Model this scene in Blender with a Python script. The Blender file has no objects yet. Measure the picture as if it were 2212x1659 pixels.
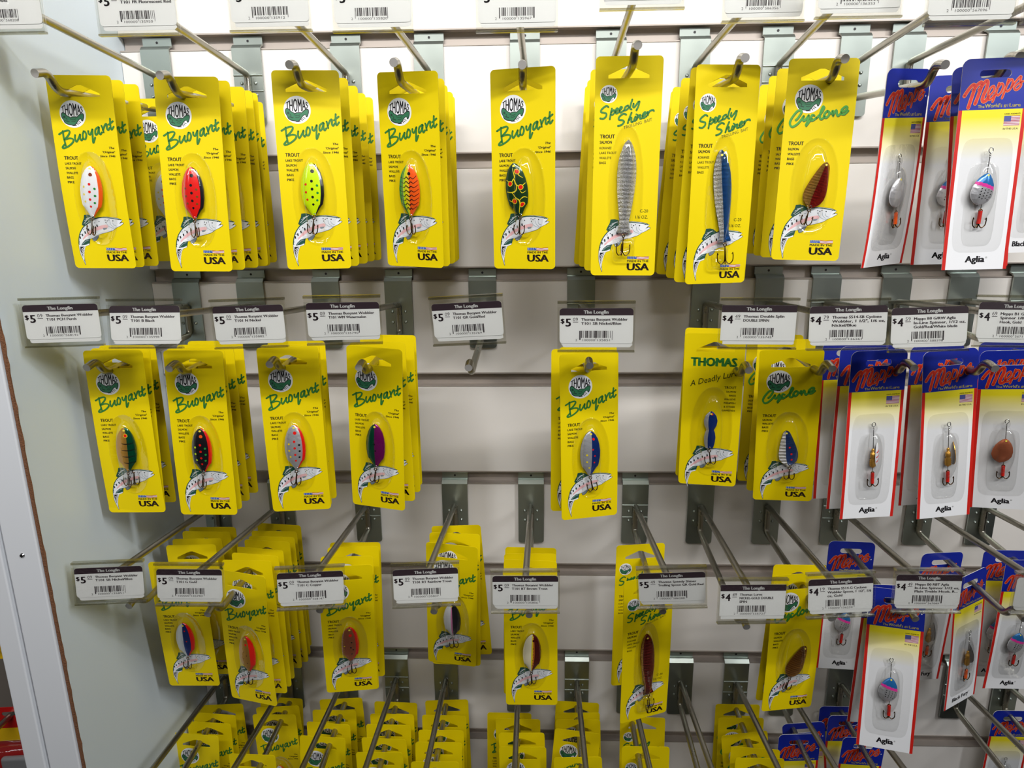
import bpy, bmesh, math, random
from mathutils import Matrix, Vector
from mathutils.geometry import tessellate_polygon
random.seed(7)
C = bpy.data.collections.new('shop_display'); bpy.context.scene.collection.children.link(C)
SC = bpy.context.scene
Z0 = 1.45            # height of the camera above the shop floor (all z below are relative to it)
# ---------------------------------------------------------------- camera
cam = bpy.data.objects.new('camera', bpy.data.cameras.new('camera')); C.objects.link(cam)
cam.data.sensor_width = 36; cam.data.lens = 1447.68 / 2212 * 36; cam.data.clip_start = .01
R_, U_, F_ = (0.9993918, 0.03341755, -0.00996521), (0.00177737, 0.23658226, 0.97160984), (-0.03482641, 0.97103661, -0.23637897)
cam.matrix_world = Matrix(((R_[0], U_[0], -F_[0], 0), (R_[1], U_[1], -F_[1], -.63379), (R_[2], U_[2], -F_[2], Z0), (0, 0, 0, 1)))
SC.camera = cam
SC.view_settings.view_transform = 'Standard'; SC.view_settings.look = 'None'
SC.view_settings.gamma = 1; SC.view_settings.use_curve_mapping = False; SC.view_settings.exposure = -0.36
# ---------------------------------------------------------------- light: dim shop surroundings + ceiling tube fixtures + an added fill lamp
w = bpy.data.worlds.new('shop'); SC.world = w; w.use_nodes = True
nt = w.node_tree; bg = nt.nodes['Background']
tc = nt.nodes.new('ShaderNodeTexCoord'); sx = nt.nodes.new('ShaderNodeSeparateXYZ'); cr = nt.nodes.new('ShaderNodeValToRGB'); mr = nt.nodes.new('ShaderNodeMapRange')
nt.links.new(tc.outputs['Generated'], sx.inputs[0]); nt.links.new(sx.outputs['Z'], mr.inputs[0]); mr.inputs[1].default_value = -1; mr.inputs[2].default_value = 1
nt.links.new(mr.outputs[0], cr.inputs[0]); nt.links.new(cr.outputs[0], bg.inputs[0])
cr.color_ramp.elements[0].color = (.03, .028, .025, 1); cr.color_ramp.elements[0].position = .42
cr.color_ramp.elements[1].color = (.80, .80, .82, 1); cr.color_ramp.elements[1].position = .60
bg.inputs[1].default_value = .10
def area(name, loc, target, sx_, sy_, power, col, spread=180):
    l = bpy.data.lights.new(name, 'AREA'); l.shape = 'RECTANGLE'; l.size = sx_; l.size_y = sy_; l.energy = power; l.color = col; l.spread = math.radians(spread)
    o = bpy.data.objects.new(name, l); C.objects.link(o); o.location = (loc[0], loc[1], loc[2] + Z0)
    d = Vector((target[0] - loc[0], target[1] - loc[1], target[2] - loc[2])); o.rotation_euler = d.to_track_quat('-Z', 'Y').to_euler()
    return o
area('ceiling_tube_near', (.1, -1.12, .92), (.0, 0, .40), 1.7, .06, 11.6, (1, .985, .96), 84)
area('ceiling_tube_middle', (-.1, -2.7, 1.50), (0, 0, .80), 2.4, .10, 3.0, (1, .985, .96), 60)
area('ceiling_tube_left', (-1.5, -1.5, 1.3), (-.1, 0, .3), .14, 1.2, 2, (.93, .97, 1), 110)
area('panel_fill_right', (1.5, -1.4, 1.3), (-.36, -.1, .45), .14, 1.2, 11, (.95, .98, 1), 92)  # fill lamp added on the right to brighten the left side panel

# ---------------------------------------------------------------- materials
MAT = {}
def mat(name, col, rough=.5, metal=0, coat=0, bump=None, spec=.5):
    if name in MAT: return MAT[name]
    m = bpy.data.materials.new(name); m.use_nodes = True; MAT[name] = m
    b = m.node_tree.nodes['Principled BSDF']
    def lin(c): c /= 255; return c / 12.92 if c < .04045 else ((c + .055) / 1.055) ** 2.4
    b.inputs['Base Color'].default_value = (lin(col[0]), lin(col[1]), lin(col[2]), 1)
    b.inputs['Roughness'].default_value = rough; b.inputs['Metallic'].default_value = metal; b.inputs['Coat Weight'].default_value = coat
    b.inputs['Specular IOR Level'].default_value = spec; b.inputs['Coat Roughness'].default_value = .12
    if bump:
        n = m.node_tree.nodes.new('ShaderNodeTexNoise'); n.inputs['Scale'].default_value = bump[0]; n.inputs['Detail'].default_value = 4
        t = m.node_tree.nodes.new('ShaderNodeTexCoord'); k = m.node_tree.nodes.new('ShaderNodeBump'); k.inputs['Strength'].default_value = bump[1]; k.inputs['Distance'].default_value = .001
        m.node_tree.links.new(t.outputs['Object'], n.inputs['Vector']); m.node_tree.links.new(n.outputs[0], k.inputs['Height']); m.node_tree.links.new(k.outputs[0], b.inputs['Normal'])
        if len(bump) > 2:   # roughness / tone mottling
            r = m.node_tree.nodes.new('ShaderNodeMapRange'); r.inputs[3].default_value = rough - bump[2]; r.inputs[4].default_value = rough + bump[2]
            m.node_tree.links.new(n.outputs[0], r.inputs[0]); m.node_tree.links.new(r.outputs[0], b.inputs['Roughness'])
    return m
def scaled(name, col, rough, period):   # stamped scale ridges on metal lures
    m = mat(name, col, rough, .85); t = m.node_tree; b = t.nodes['Principled BSDF']
    tc = t.nodes.new('ShaderNodeTexCoord'); wv = t.nodes.new('ShaderNodeTexWave'); v = t.nodes.new('ShaderNodeTexVoronoi'); k = t.nodes.new('ShaderNodeBump'); ad = t.nodes.new('ShaderNodeMath'); mp = t.nodes.new('ShaderNodeMapping')
    wv.bands_direction = 'Z'; wv.inputs['Scale'].default_value = .314 / period; wv.inputs['Distortion'].default_value = 1.2; wv.inputs['Detail Scale'].default_value = 3; mp.inputs['Scale'].default_value = (1.2 / period, .1 / period, 1 / period)
    k.inputs['Strength'].default_value = .9; k.inputs['Distance'].default_value = .0012
    t.links.new(tc.outputs['Object'], wv.inputs[0]); t.links.new(tc.outputs['Object'], mp.inputs[0]); t.links.new(mp.outputs[0], v.inputs['Vector']); t.links.new(wv.outputs['Fac'], ad.inputs[0]); t.links.new(v.outputs['Distance'], ad.inputs[1])
    t.links.new(ad.outputs[0], k.inputs['Height']); t.links.new(k.outputs[0], b.inputs['Normal'])
    return m
def clear(name, tint, gloss, rough=.05):
    m = bpy.data.materials.new(name); m.use_nodes = True; t = m.node_tree; t.nodes.clear()
    o = t.nodes.new('ShaderNodeOutputMaterial'); tr = t.nodes.new('ShaderNodeBsdfTransparent'); gl = t.nodes.new('ShaderNodeBsdfGlossy')
    mx = t.nodes.new('ShaderNodeMixShader'); lw = t.nodes.new('ShaderNodeLayerWeight'); mr = t.nodes.new('ShaderNodeMapRange')
    tr.inputs[0].default_value = (*tint, 1); gl.inputs['Roughness'].default_value = rough; gl.inputs[0].default_value = (1, 1, 1, 1)
    lw.inputs[0].default_value = .35; mr.inputs[3].default_value = gloss; mr.inputs[4].default_value = .5
    n = t.nodes.new('ShaderNodeTexNoise'); n.inputs['Scale'].default_value = 160; k = t.nodes.new('ShaderNodeBump'); k.inputs['Strength'].default_value = .35; k.inputs['Distance'].default_value = .0008
    tc = t.nodes.new('ShaderNodeTexCoord'); t.links.new(tc.outputs['Object'], n.inputs['Vector']); t.links.new(n.outputs[0], k.inputs['Height']); t.links.new(k.outputs[0], gl.inputs['Normal'])
    t.links.new(lw.outputs['Facing'], mr.inputs[0]); t.links.new(mr.outputs[0], mx.inputs[0]); t.links.new(tr.outputs[0], mx.inputs[1]); t.links.new(gl.outputs[0], mx.inputs[2]); t.links.new(mx.outputs[0], o.inputs[0])
    MAT[name] = m; return m
YEL = mat('card_yellow', (232, 206, 0), .5, coat=0, spec=.22)
WHITE = mat('paper_white', (238, 238, 240), .5); INK = mat('ink_black', (38, 22, 14), .5); BLACK = mat('ink_dark', (22, 18, 24), .5)
GREEN = mat('ink_green', (46, 122, 46), .5); DGREEN = mat('fish_green', (28, 78, 62), .5); OLIVE = mat('ink_olive', (78, 84, 20), .5)
PINK = mat('fish_pink', (236, 186, 188), .5); LGREY = mat('fish_grey', (226, 228, 232), .5); MGREY = mat('fish_shade', (130, 142, 152), .5)
BLUE = mat('flag_blue', (60, 90, 165), .5); RED = mat('ink_red', (205, 32, 22), .45); FLAGRED = mat('flag_red', (170, 30, 30), .5)
NAVY = mat('card_blue', (16, 36, 150), .42, coat=.05); ORANGE = mat('ink_orange', (236, 150, 40), .5); BAND = mat('label_band', (52, 36, 46), .55)
BACKW = mat('card_back', (226, 222, 210), .6); PYEL = mat('ink_pale_yellow', (232, 214, 70), .5); GREYINK = mat('barcode_ink', (62, 56, 60), .5)
WIRE = mat('wire_zinc', (164, 160, 148), .30, 1, bump=(90, .15, .1)); PLATE = mat('plate_zinc', (168, 176, 170), .38, 1, bump=(35, .1, .08))
CUT = mat('cut_steel', (176, 172, 168), .55, .35); ALU = mat('groove_aluminium', (172, 162, 154), .5, .35); HOOK = mat('hook_bronze', (120, 92, 62), .25, 1); CHROME = mat('chrome', (215, 215, 215), .15, 1)
MELA = mat('melamine_white', (226, 221, 216), .32, bump=(7, .25, .06)); PANEL = mat('side_panel_white', (216, 226, 232), .42, bump=(9, .3, .08))
POSTW = mat('post_white', (222, 224, 228), .35); MDF = mat('raw_board_edge', (120, 78, 50), .9, bump=(900, 1)); GROOVE = mat('groove_dark', (120, 112, 104), .7)
BLIS = clear('blister_clear', (.985, .985, .98), .012); SLEEVE = clear('sleeve_clear', (.972, .972, .955), .02, .14)
SLIP = clear('sleeve_edge', (.72, .71, .62), .10, .2)
def gradient_mat():   # printed fade from yellow to white on the blue-topped cards
    m = mat('printed_fade', (255, 255, 255), .5); t = m.node_tree; b = t.nodes['Principled BSDF']
    tc = t.nodes.new('ShaderNodeTexCoord'); s = t.nodes.new('ShaderNodeSeparateXYZ'); r = t.nodes.new('ShaderNodeValToRGB'); mr = t.nodes.new('ShaderNodeMapRange')
    mr.inputs[1].default_value = -.036; mr.inputs[2].default_value = -.062
    r.color_ramp.elements[0].color = (.86, .72, .01, 1); r.color_ramp.elements[1].color = (.86, .86, .88, 1)
    t.links.new(tc.outputs['Object'], s.inputs[0]); t.links.new(s.outputs['Z'], mr.inputs[0]); t.links.new(mr.outputs[0], r.inputs[0]); t.links.new(r.outputs[0], b.inputs['Base Color'])
    return m
FADE = gradient_mat()

# ---------------------------------------------------------------- mesh tools
_txt = {}
def text_tris(s, bold=0):
    k = (s, bold)
    if k not in _txt:
        c = bpy.data.curves.new('t', 'FONT'); c.body = s; c.size = 1; c.resolution_u = 2; c.offset = bold; c.fill_mode = 'FRONT'
        o = bpy.data.objects.new('t', c); me = bpy.data.meshes.new_from_object(o)
        vs = [(v.co.x, v.co.y) for v in me.vertices]; fs = [tuple(p.vertices) for p in me.polygons]
        bpy.data.objects.remove(o); bpy.data.curves.remove(c); bpy.data.meshes.remove(me)
        _txt[k] = (vs, fs)
    return _txt[k]
class MB:
    def __init__(s, W=0): s.v = []; s.f = []; s.m = []; s.mats = []; s.W = W; s.sm = []
    def mi(s, m):
        if m not in s.mats: s.mats.append(m)
        return s.mats.index(m)
    def add(s, vs, fs, m, smooth=False):
        b = len(s.v); s.v += [tuple(x) for x in vs]; i = s.mi(m)
        for f in fs: s.f.append(tuple(b + q for q in f)); s.m.append(i); s.sm.append(smooth)
    # ---- flat print on the card front; (u, v) in mm from the card's top-left corner, h = height above the front in mm
    def P(s, u, v, h): return ((u - s.W / 2) / 1000, -h / 1000, -v / 1000)
    def poly(s, pts, m, h=.06):
        tr = tessellate_polygon([[Vector((p[0], p[1], 0)) for p in pts]])
        s.add([s.P(p[0], p[1], h) for p in pts], [face_front(pts, t) for t in tr], m)
    def rib(s, pts, wd, m, h=.08, taper=None):
        pts = smooth_path(pts); n = len(pts); L = []; Rr = []
        for i, p in enumerate(pts):
            a = pts[max(i - 1, 0)]; b = pts[min(i + 1, n - 1)]; d = (b[0] - a[0], b[1] - a[1]); l = math.hypot(*d) or 1
            ww = wd / 2 * (1 if taper is None else taper[0] + (taper[1] - taper[0]) * i / (n - 1))
            nx, ny = -d[1] / l * ww, d[0] / l * ww
            L.append((p[0] + nx, p[1] + ny)); Rr.append((p[0] - nx, p[1] - ny))
        q = L + Rr; s.add([s.P(*p, h) for p in q], [face_front(q, (i, i + 1, n + i + 1, n + i)) for i in range(n - 1)], m)
        if wd > .5:
            for p in (pts[0], pts[-1]): s.disc(p[0], p[1], wd / 2 * (1 if taper is None else .9), m, h, n=8)
    def disc(s, u, v, r, m, h=.06, n=28, ry=None):
        ry = ry or r; q = [(u + r * math.cos(6.28319 * i / n), v + ry * math.sin(6.28319 * i / n)) for i in range(n)]
        s.add([s.P(*p, h) for p in q], [face_front(q, tuple(range(n)))], m)
    def rect(s, u0, v0, u1, v1, m, h=.06): s.poly([(u0, v0), (u1, v0), (u1, v1), (u0, v1)], m, h)
    def text(s, t, u, v, cap, m, width=None, bold=0, align='L', rot=0, shear=0, h=.08, warp=None, dx=0):
        if bold:
            for q, w in ((-1, -.4), (1, .4), (-.6, .5), (.6, -.5)): s.text(t, u, v + (0 if warp else w * bold * cap), cap, m, width, 0, align, rot, shear, h, warp, q * bold)
            return
        vs, fs = text_tris(t, bold); x0 = min(a for a, b in vs) - .02; x1 = max(a for a, b in vs) + .02; k = cap / .73
        kx = k if width is None else width / (x1 - x0); wd = (x1 - x0) * kx
        off = {'L': 0, 'R': -wd, 'C': -wd / 2}[align]; c, q = math.cos(rot), math.sin(rot); out = []
        for a, b in vs:
            a += dx
            if warp: x, y = warp((a - x0) / (x1 - x0), b / .73); out.append(s.P(x, y, h)); continue
            x = (a - x0) * kx + off + shear * b * k; y = b * k
            out.append(s.P(u + x * c - y * q, v - (x * q + y * c), h))
        s.add(out, fs, m)
    # ---- solids
    def box(s, x0, x1, y0, y1, z0, z1, m):
        vs = [(x, y, z) for x in (x0, x1) for y in (y0, y1) for z in (z0, z1)]
        s.add(vs, [(0, 1, 3, 2), (4, 6, 7, 5), (0, 4, 5, 1), (2, 3, 7, 6), (0, 2, 6, 4), (1, 5, 7, 3)], m)
    def tube(s, pts, r, m, n=12, caps=True, fillet=0):
        P = [Vector(p) for p in pts]
        if fillet:
            Q = [P[0]]
            for i in range(1, len(P) - 1):
                a, b, c = P[i - 1], P[i], P[i + 1]; d1 = (a - b); d2 = (c - b); f = min(fillet, d1.length * .45, d2.length * .45)
                p0 = b + d1.normalized() * f; p1 = b + d2.normalized() * f
                for j in range(6):
                    t = j / 5; Q.append(p0 * (1 - t) ** 2 + b * 2 * t * (1 - t) + p1 * t * t)
            Q.append(P[-1]); P = Q
        up = Vector((0, 0, 1)); vs = []; N = len(P); prev = None
        for i, p in enumerate(P):
            d = (P[min(i + 1, N - 1)] - P[max(i - 1, 0)]).normalized()
            if prev is None:
                a = d.cross(up); a = a if a.length > .05 else d.cross(Vector((1, 0, 0)))
            else: a = prev - d * prev.dot(d)
            a.normalize(); prev = a; b = d.cross(a)
            for j in range(n):
                t = 6.28319 * j / n; vs.append(p + (a * math.cos(t) + b * math.sin(t)) * r)
        fs = [(i * n + j, i * n + (j + 1) % n, (i + 1) * n + (j + 1) % n, (i + 1) * n + j) for i in range(N - 1) for j in range(n)]
        s.add(vs, fs, m, True)
        if caps:
            c_ = CUT if m is WIRE else m; s.add(vs[:n], [tuple(range(n))], c_); s.add(vs[-n:], [tuple(range(n))], c_)
    def mesh(s, name, fix=True, bend=None):
        me = bpy.data.meshes.new(name); me.from_pydata(s.v, [], s.f)
        for m in s.mats: me.materials.append(m)
        for p, i, q in zip(me.polygons, s.m, s.sm): p.material_index = i; p.use_smooth = q
        if bend:
            bm = bmesh.new(); bm.from_mesh(me)
            for z in range(1, 20):
                g = bm.verts[:] + bm.edges[:] + bm.faces[:]
                bmesh.ops.bisect_plane(bm, geom=g, dist=1e-7, plane_co=(0, 0, -z * .0075), plane_no=(0, 0, 1))
            bm.to_mesh(me); bm.free()
        me.update(); return me
def bent(me, name, a, b, c=0):
    """copy of a card mesh bowed by a (metres, middle out), curled at the bottom by b and cupped across by c"""
    m = me.copy(); m.name = name
    for v in m.vertices: v.co.y += bendy(v.co.x, v.co.z, a, b, c)
    return m
def bendy(x, z, a, b, c):
    t = -z / .135; return -a * math.sin(math.pi * min(max(t, 0), 1)) + b * max(t - .35, 0) ** 2 / .42 + c * (x / .022) ** 2
def face_front(q, f):
    a = 0
    for i in range(len(f)):
        p, r = q[f[i]], q[f[(i + 1) % len(f)]]; a += p[0] * r[1] - r[0] * p[1]
    return tuple(f) if a < 0 else tuple(reversed(f))
def smooth_path(pts, k=5):
    if len(pts) < 3: return list(pts)
    out = []; n = len(pts)
    for i in range(n - 1):
        p0, p1, p2, p3 = pts[max(i - 1, 0)], pts[i], pts[i + 1], pts[min(i + 2, n - 1)]
        for j in range(k):
            t = j / k; out.append(tuple(.5 * (2 * p1[q] + (p2[q] - p0[q]) * t + (2 * p0[q] - 5 * p1[q] + 4 * p2[q] - p3[q]) * t * t + (3 * p1[q] - p0[q] - 3 * p2[q] + p3[q]) * t ** 3) for q in (0, 1)))
    return out + [pts[-1]]
def obj(name, me, parent=None, loc=None, label=None):
    o = bpy.data.objects.new(name, me); C.objects.link(o); o.parent = parent
    if loc: o.location = loc
    if label: o['label'] = label
    return o
def thing(name, label, cat, group, mtx):
    o = bpy.data.objects.new(name, None); C.objects.link(o); o.empty_display_size = .01; o.matrix_world = mtx
    o['label'] = label; o['category'] = cat
    if group: o['group'] = group
    return o
def pose(x, y, z, a, b, c):
    return Matrix.Translation((x, y, z + Z0)) @ Matrix.Rotation(b, 4, 'Z') @ Matrix.Rotation(a, 4, 'X') @ Matrix.Rotation(c, 4, 'Y')
def structure(name, me): o = obj(name, me); o['kind'] = 'structure'; return o
# ---------------------------------------------------------------- the setting: slatwall, side panel, post
PITCH = .1016; G0 = .16108; XL = -.36695
def ext(pts, x0, x1, m, mb):   # extrude a (y, z) profile along x
    n = len(pts); vs = [(x, y, z + Z0) for x in (x0, x1) for y, z in pts]
    mb.add(vs, [(i, (i + 1) % n, n + (i + 1) % n, n + i) for i in range(n)], m)
    mb.add([v for v in vs[:n]], [tuple(range(n))], m); mb.add([v for v in vs[n:]], [tuple(range(n))], m)
OPEN = .0115
mb = MB()
for k in range(-3, 11):       # boards between grooves, each with a T-slot rebate behind its edges
    zt = G0 - k * PITCH; zl = zt - OPEN; zb = zt - PITCH
    ext([(0, zb + .0012), (0, zl - .0012), (.018, zl - .0012), (.018, zb + .0012)], XL + .0005, .95, MELA, mb)
mb.box(XL + .0005, .95, .0175, .022, Z0 + G0 - 11.2 * PITCH, Z0 + G0 + 3 * PITCH, GROOVE)
structure('wall_back', mb.mesh('wall_back'))
for k in range(-1, 9):        # aluminium channel lining each groove
    mb = MB(); zt = G0 - k * PITCH; zl = zt - OPEN
    ext([(-.0008, zt), (-.0008, zt + .0012), (0, zt + .0012), (.0085, zt + .0012), (.0085, zl - .0012), (0, zl - .0012), (-.0006, zl - .0012),
         (-.0006, zl), (.0075, zl), (.0075, zt)], XL + .0008, .95, ALU, mb)
    structure('trim_%d' % (k + 2), mb.mesh('trim'))
mb = MB(); mb.box(XL - .0026, XL, -.1890, .02, Z0 - .95, Z0 + .55, PANEL)
sp = structure('wall_left', mb.mesh('wall_left'))
mb = MB(); N = 240; random.seed(5)   # chipped raw edge of the board
prev = None; vs = []; 
for i in range(N + 1):
    z = Z0 - .95 + 1.5 * i / N; e = random.choice((0, 0, 0, 0, .0004, .0007))
    vs += [(XL - .0024, -.1893, z), (XL + .0001 - .2 * e, -.1896 - .3 * e, z), (XL + .0002 + e, -.1886, z)]
mb.add(vs, [(3 * i, 3 * i + 1, 3 * i + 4, 3 * i + 3) for i in range(N)] + [(3 * i + 1, 3 * i + 2, 3 * i + 5, 3 * i + 4) for i in range(N)], MDF)
o = structure('trim_20', mb.mesh('panel_edge'))
X1 = XL - .0029
mb = MB()
mb.box(X1 - .0252, X1, -.1912, .0, Z0 - .95, Z0 + .55, POSTW)
mb.box(X1 - .0275, X1 - .0252, -.1888, .0, Z0 - .95, Z0 + .55, POSTW)
mb.box(X1 - .0440, X1 - .0275, -.1925, .0, Z0 - .95, Z0 + .55, POSTW)
po = structure('trim_21', mb.mesh('corner_post'))
bv = po.modifiers.new('b', 'BEVEL'); bv.width = .0012; bv.segments = 3
mb = MB(); n = 14
xs, zs = X1 - .0125, Z0 - .2385
vs = [(xs + .0019 * math.cos(6.283 * i / n), -.1913, zs + .0019 * math.sin(6.283 * i / n)) for i in range(n)] + [(xs + .0013 * math.cos(6.283 * i / n), -.1922, zs + .0013 * math.sin(6.283 * i / n)) for i in range(n)]
mb.add(vs, [(i, (i + 1) % n, n + (i + 1) % n, n + i) for i in range(n)] + [tuple(range(n, 2 * n))], CHROME)
sc = obj('screw', mb.mesh('screw')); sc['label'] = 'small grey screw head in the white corner post'; sc['category'] = 'screw'
mb = MB(); mb.box(-1.3, X1 - .046, .0, .02, Z0 - .95, Z0 + .55, GROOVE); structure('wall_beyond', mb.mesh('wall_beyond'))
mb = MB(); mb.box(-2.6, 2.6, -3.6, .02, -.02, 0, mat('floor_vinyl', (120, 116, 110), .5)); structure('floor', mb.mesh('floor'))

# ---------------------------------------------------------------- printed art
def logo(mb, u, v, r):
    k = r / 9.5; mb.disc(u, v, r, WHITE, .05, 40)
    def wp(tx, ty):
        x = (tx - .5) * 15.6; q = 1 - (2 * tx - 1) ** 2
        top = -4.9 - 3.3 * q; bot = -1.6 + 3.0 * q
        return (u + (x - (.5 - ty) * 0.2) * k, v + (bot + (top - bot) * ty) * k)
    mb.text('THOMAS', 0, 0, 1, BLACK, bold=.03, h=.09, warp=wp)
    T = lambda L: [(u + (a - 560) / 24.4 * k, v + (b - 830) / 26.5 * k) for a, b in L]
    body = [(362, 850), (375, 815), (405, 815), (450, 862), (500, 892), (530, 900), (545, 888), (610, 885), (630, 892), (665, 860), (705, 830), (742, 828), (746, 870), (730, 925), (714, 950), (702, 915), (670, 915), (630, 955), (600, 1000), (560, 1030), (510, 1022), (450, 1010), (405, 980), (390, 935), (368, 895)]
    mb.rib(T(body + [body[0]]), 1.0 * k, BLACK, .08); mb.poly(T(body), GREEN if r < 6 else mat('logo_green', (48, 116, 80), .5), .10)
    mb.disc(u + (405 - 560) / 24.4 * k, v + (885 - 830) / 26.5 * k, .75 * k, BLACK, .12, 12); mb.disc(u + (405 - 560) / 24.4 * k, v + (885 - 830) / 26.5 * k, .4 * k, DGREEN, .14, 10)
    for L in ([(425, 905), (450, 925), (440, 945), (480, 980)], [(410, 950), (450, 965), (490, 968)], [(500, 915), (560, 935), (610, 915)], [(520, 960), (560, 970), (600, 950)]): mb.rib(T(L), .3 * k, BLACK, .12)
    for L in ([(650, 965), (690, 985)], [(635, 985), (665, 1010)], [(615, 1000), (640, 1030)], [(530, 1042), (605, 1040)]): mb.rib(T(L), .45 * k, BLACK, .08)
def script(mb, strokes, f, wd, m, h=.1, shadow=None, outline=None):
    for L in strokes:
        q = [f(*p) for p in L]
        if shadow: mb.rib([(a + shadow[0], b + shadow[1]) for a, b in q], wd, shadow[2], h - .03)
        if outline: mb.rib(q, wd + outline[0], outline[1], h - .03)
        mb.rib(q, wd, m, h)
BUOY = [[(345, 1130), (345, 1250), (362, 1400)], [(268, 1192), (350, 1142), (440, 1118), (465, 1145), (430, 1210), (350, 1290)], [(350, 1290), (440, 1262), (508, 1275), (500, 1330), (420, 1400), (320, 1445), (300, 1425), (350, 1370)],
        [(555, 1200), (545, 1260), (562, 1325), (610, 1260), (645, 1190)], [(645, 1190), (638, 1255), (655, 1300), (685, 1265)], [(722, 1130), (692, 1190), (695, 1268), (732, 1270), (756, 1200), (742, 1140), (715, 1132)],
        [(800, 1125), (800, 1175), (830, 1190), (878, 1095)], [(878, 1095), (868, 1200), (862, 1345), (908, 1245)], [(992, 1050), (932, 1100), (922, 1190), (960, 1170), (1000, 1060)], [(1000, 1060), (992, 1140), (1008, 1190), (1040, 1150)],
        [(1050, 1030), (1065, 1090), (1072, 1150)], [(1065, 1110), (1115, 1010), (1145, 1000), (1140, 1080), (1160, 1108), (1190, 1065)], [(1215, 900), (1208, 1000), (1218, 1100), (1265, 1045)], [(1180, 1010), (1262, 945)]]
CYC = [[(315, 868), (355, 830), (415, 735), (400, 697), (335, 720), (245, 830), (208, 920), (240, 985), (305, 965), (380, 900), (455, 800)], [(455, 800), (440, 862), (470, 878), (540, 790)], [(545, 785), (525, 880), (492, 972), (565, 880), (600, 840)],
       [(642, 790), (605, 782), (575, 850), (605, 880), (680, 830)], [(680, 830), (765, 745), (815, 650), (790, 642), (752, 740), (742, 835), (775, 850), (830, 800)], [(880, 715), (835, 740), (812, 800), (850, 828), (900, 780), (903, 725), (870, 710)],
       [(940, 760), (972, 705), (972, 795)], [(975, 780), (1030, 695), (1040, 770), (1062, 795), (1120, 740)], [(1120, 735), (1190, 700), (1222, 645), (1180, 640), (1120, 700), (1125, 765), (1175, 765), (1238, 705)]]
SPD = [[(420, 528), (370, 510), (285, 570), (265, 625), (330, 642), (380, 662), (368, 720), (310, 760), (252, 752)], [(492, 560), (470, 660), (452, 770)], [(475, 640), (535, 590), (550, 635), (505, 682), (475, 680)],
       [(565, 640), (622, 572), (592, 560), (565, 620), (590, 660), (650, 620)], [(650, 610), (702, 540), (672, 535), (650, 590), (670, 640), (745, 600)], [(830, 505), (775, 530), (752, 588), (790, 592), (850, 540)], [(912, 390), (885, 470), (868, 560), (900, 580)],
       [(940, 470), (930, 530), (960, 535), (1040, 435)], [(1062, 430), (1040, 520), (1002, 600)]]
SHN = [[(792, 682), (735, 665), (655, 720), (640, 778), (715, 792), (750, 822), (705, 880), (625, 905)], [(902, 645), (860, 750), (828, 850)], [(850, 790), (902, 740), (900, 825), (935, 820)], [(985, 725), (955, 805), (990, 800)],
       [(1030, 690), (1010, 785)], [(1025, 750), (1085, 690), (1080, 765), (1120, 755)], [(1130, 720), (1202, 662), (1175, 640), (1130, 700), (1150, 752), (1215, 715)], [(1235, 635), (1240, 700)], [(1240, 680), (1285, 615), (1350, 600), (1362, 618)]]
MEP = [[(250, 700), (330, 570), (400, 505), (420, 560), (385, 690), (332, 885)], [(400, 600), (470, 500), (530, 465), (530, 540), (490, 680), (445, 815)], [(500, 590), (580, 465), (630, 440), (630, 530), (570, 700), (575, 770), (620, 760), (665, 700)],
       [(665, 690), (745, 600), (748, 520), (700, 540), (655, 640), (665, 735), (720, 720), (765, 660)], [(830, 465), (790, 620), (742, 770)], [(800, 560), (870, 470), (905, 510), (880, 600), (830, 660), (790, 640)], [(985, 395), (950, 540), (898, 705)],
       [(960, 500), (1025, 400), (1062, 430), (1040, 530), (985, 590), (950, 570)], [(1040, 530), (1110, 430), (1190, 340), (1190, 410), (1205, 490), (1140, 560), (1095, 535), (1160, 460), (1235, 420)]]
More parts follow.
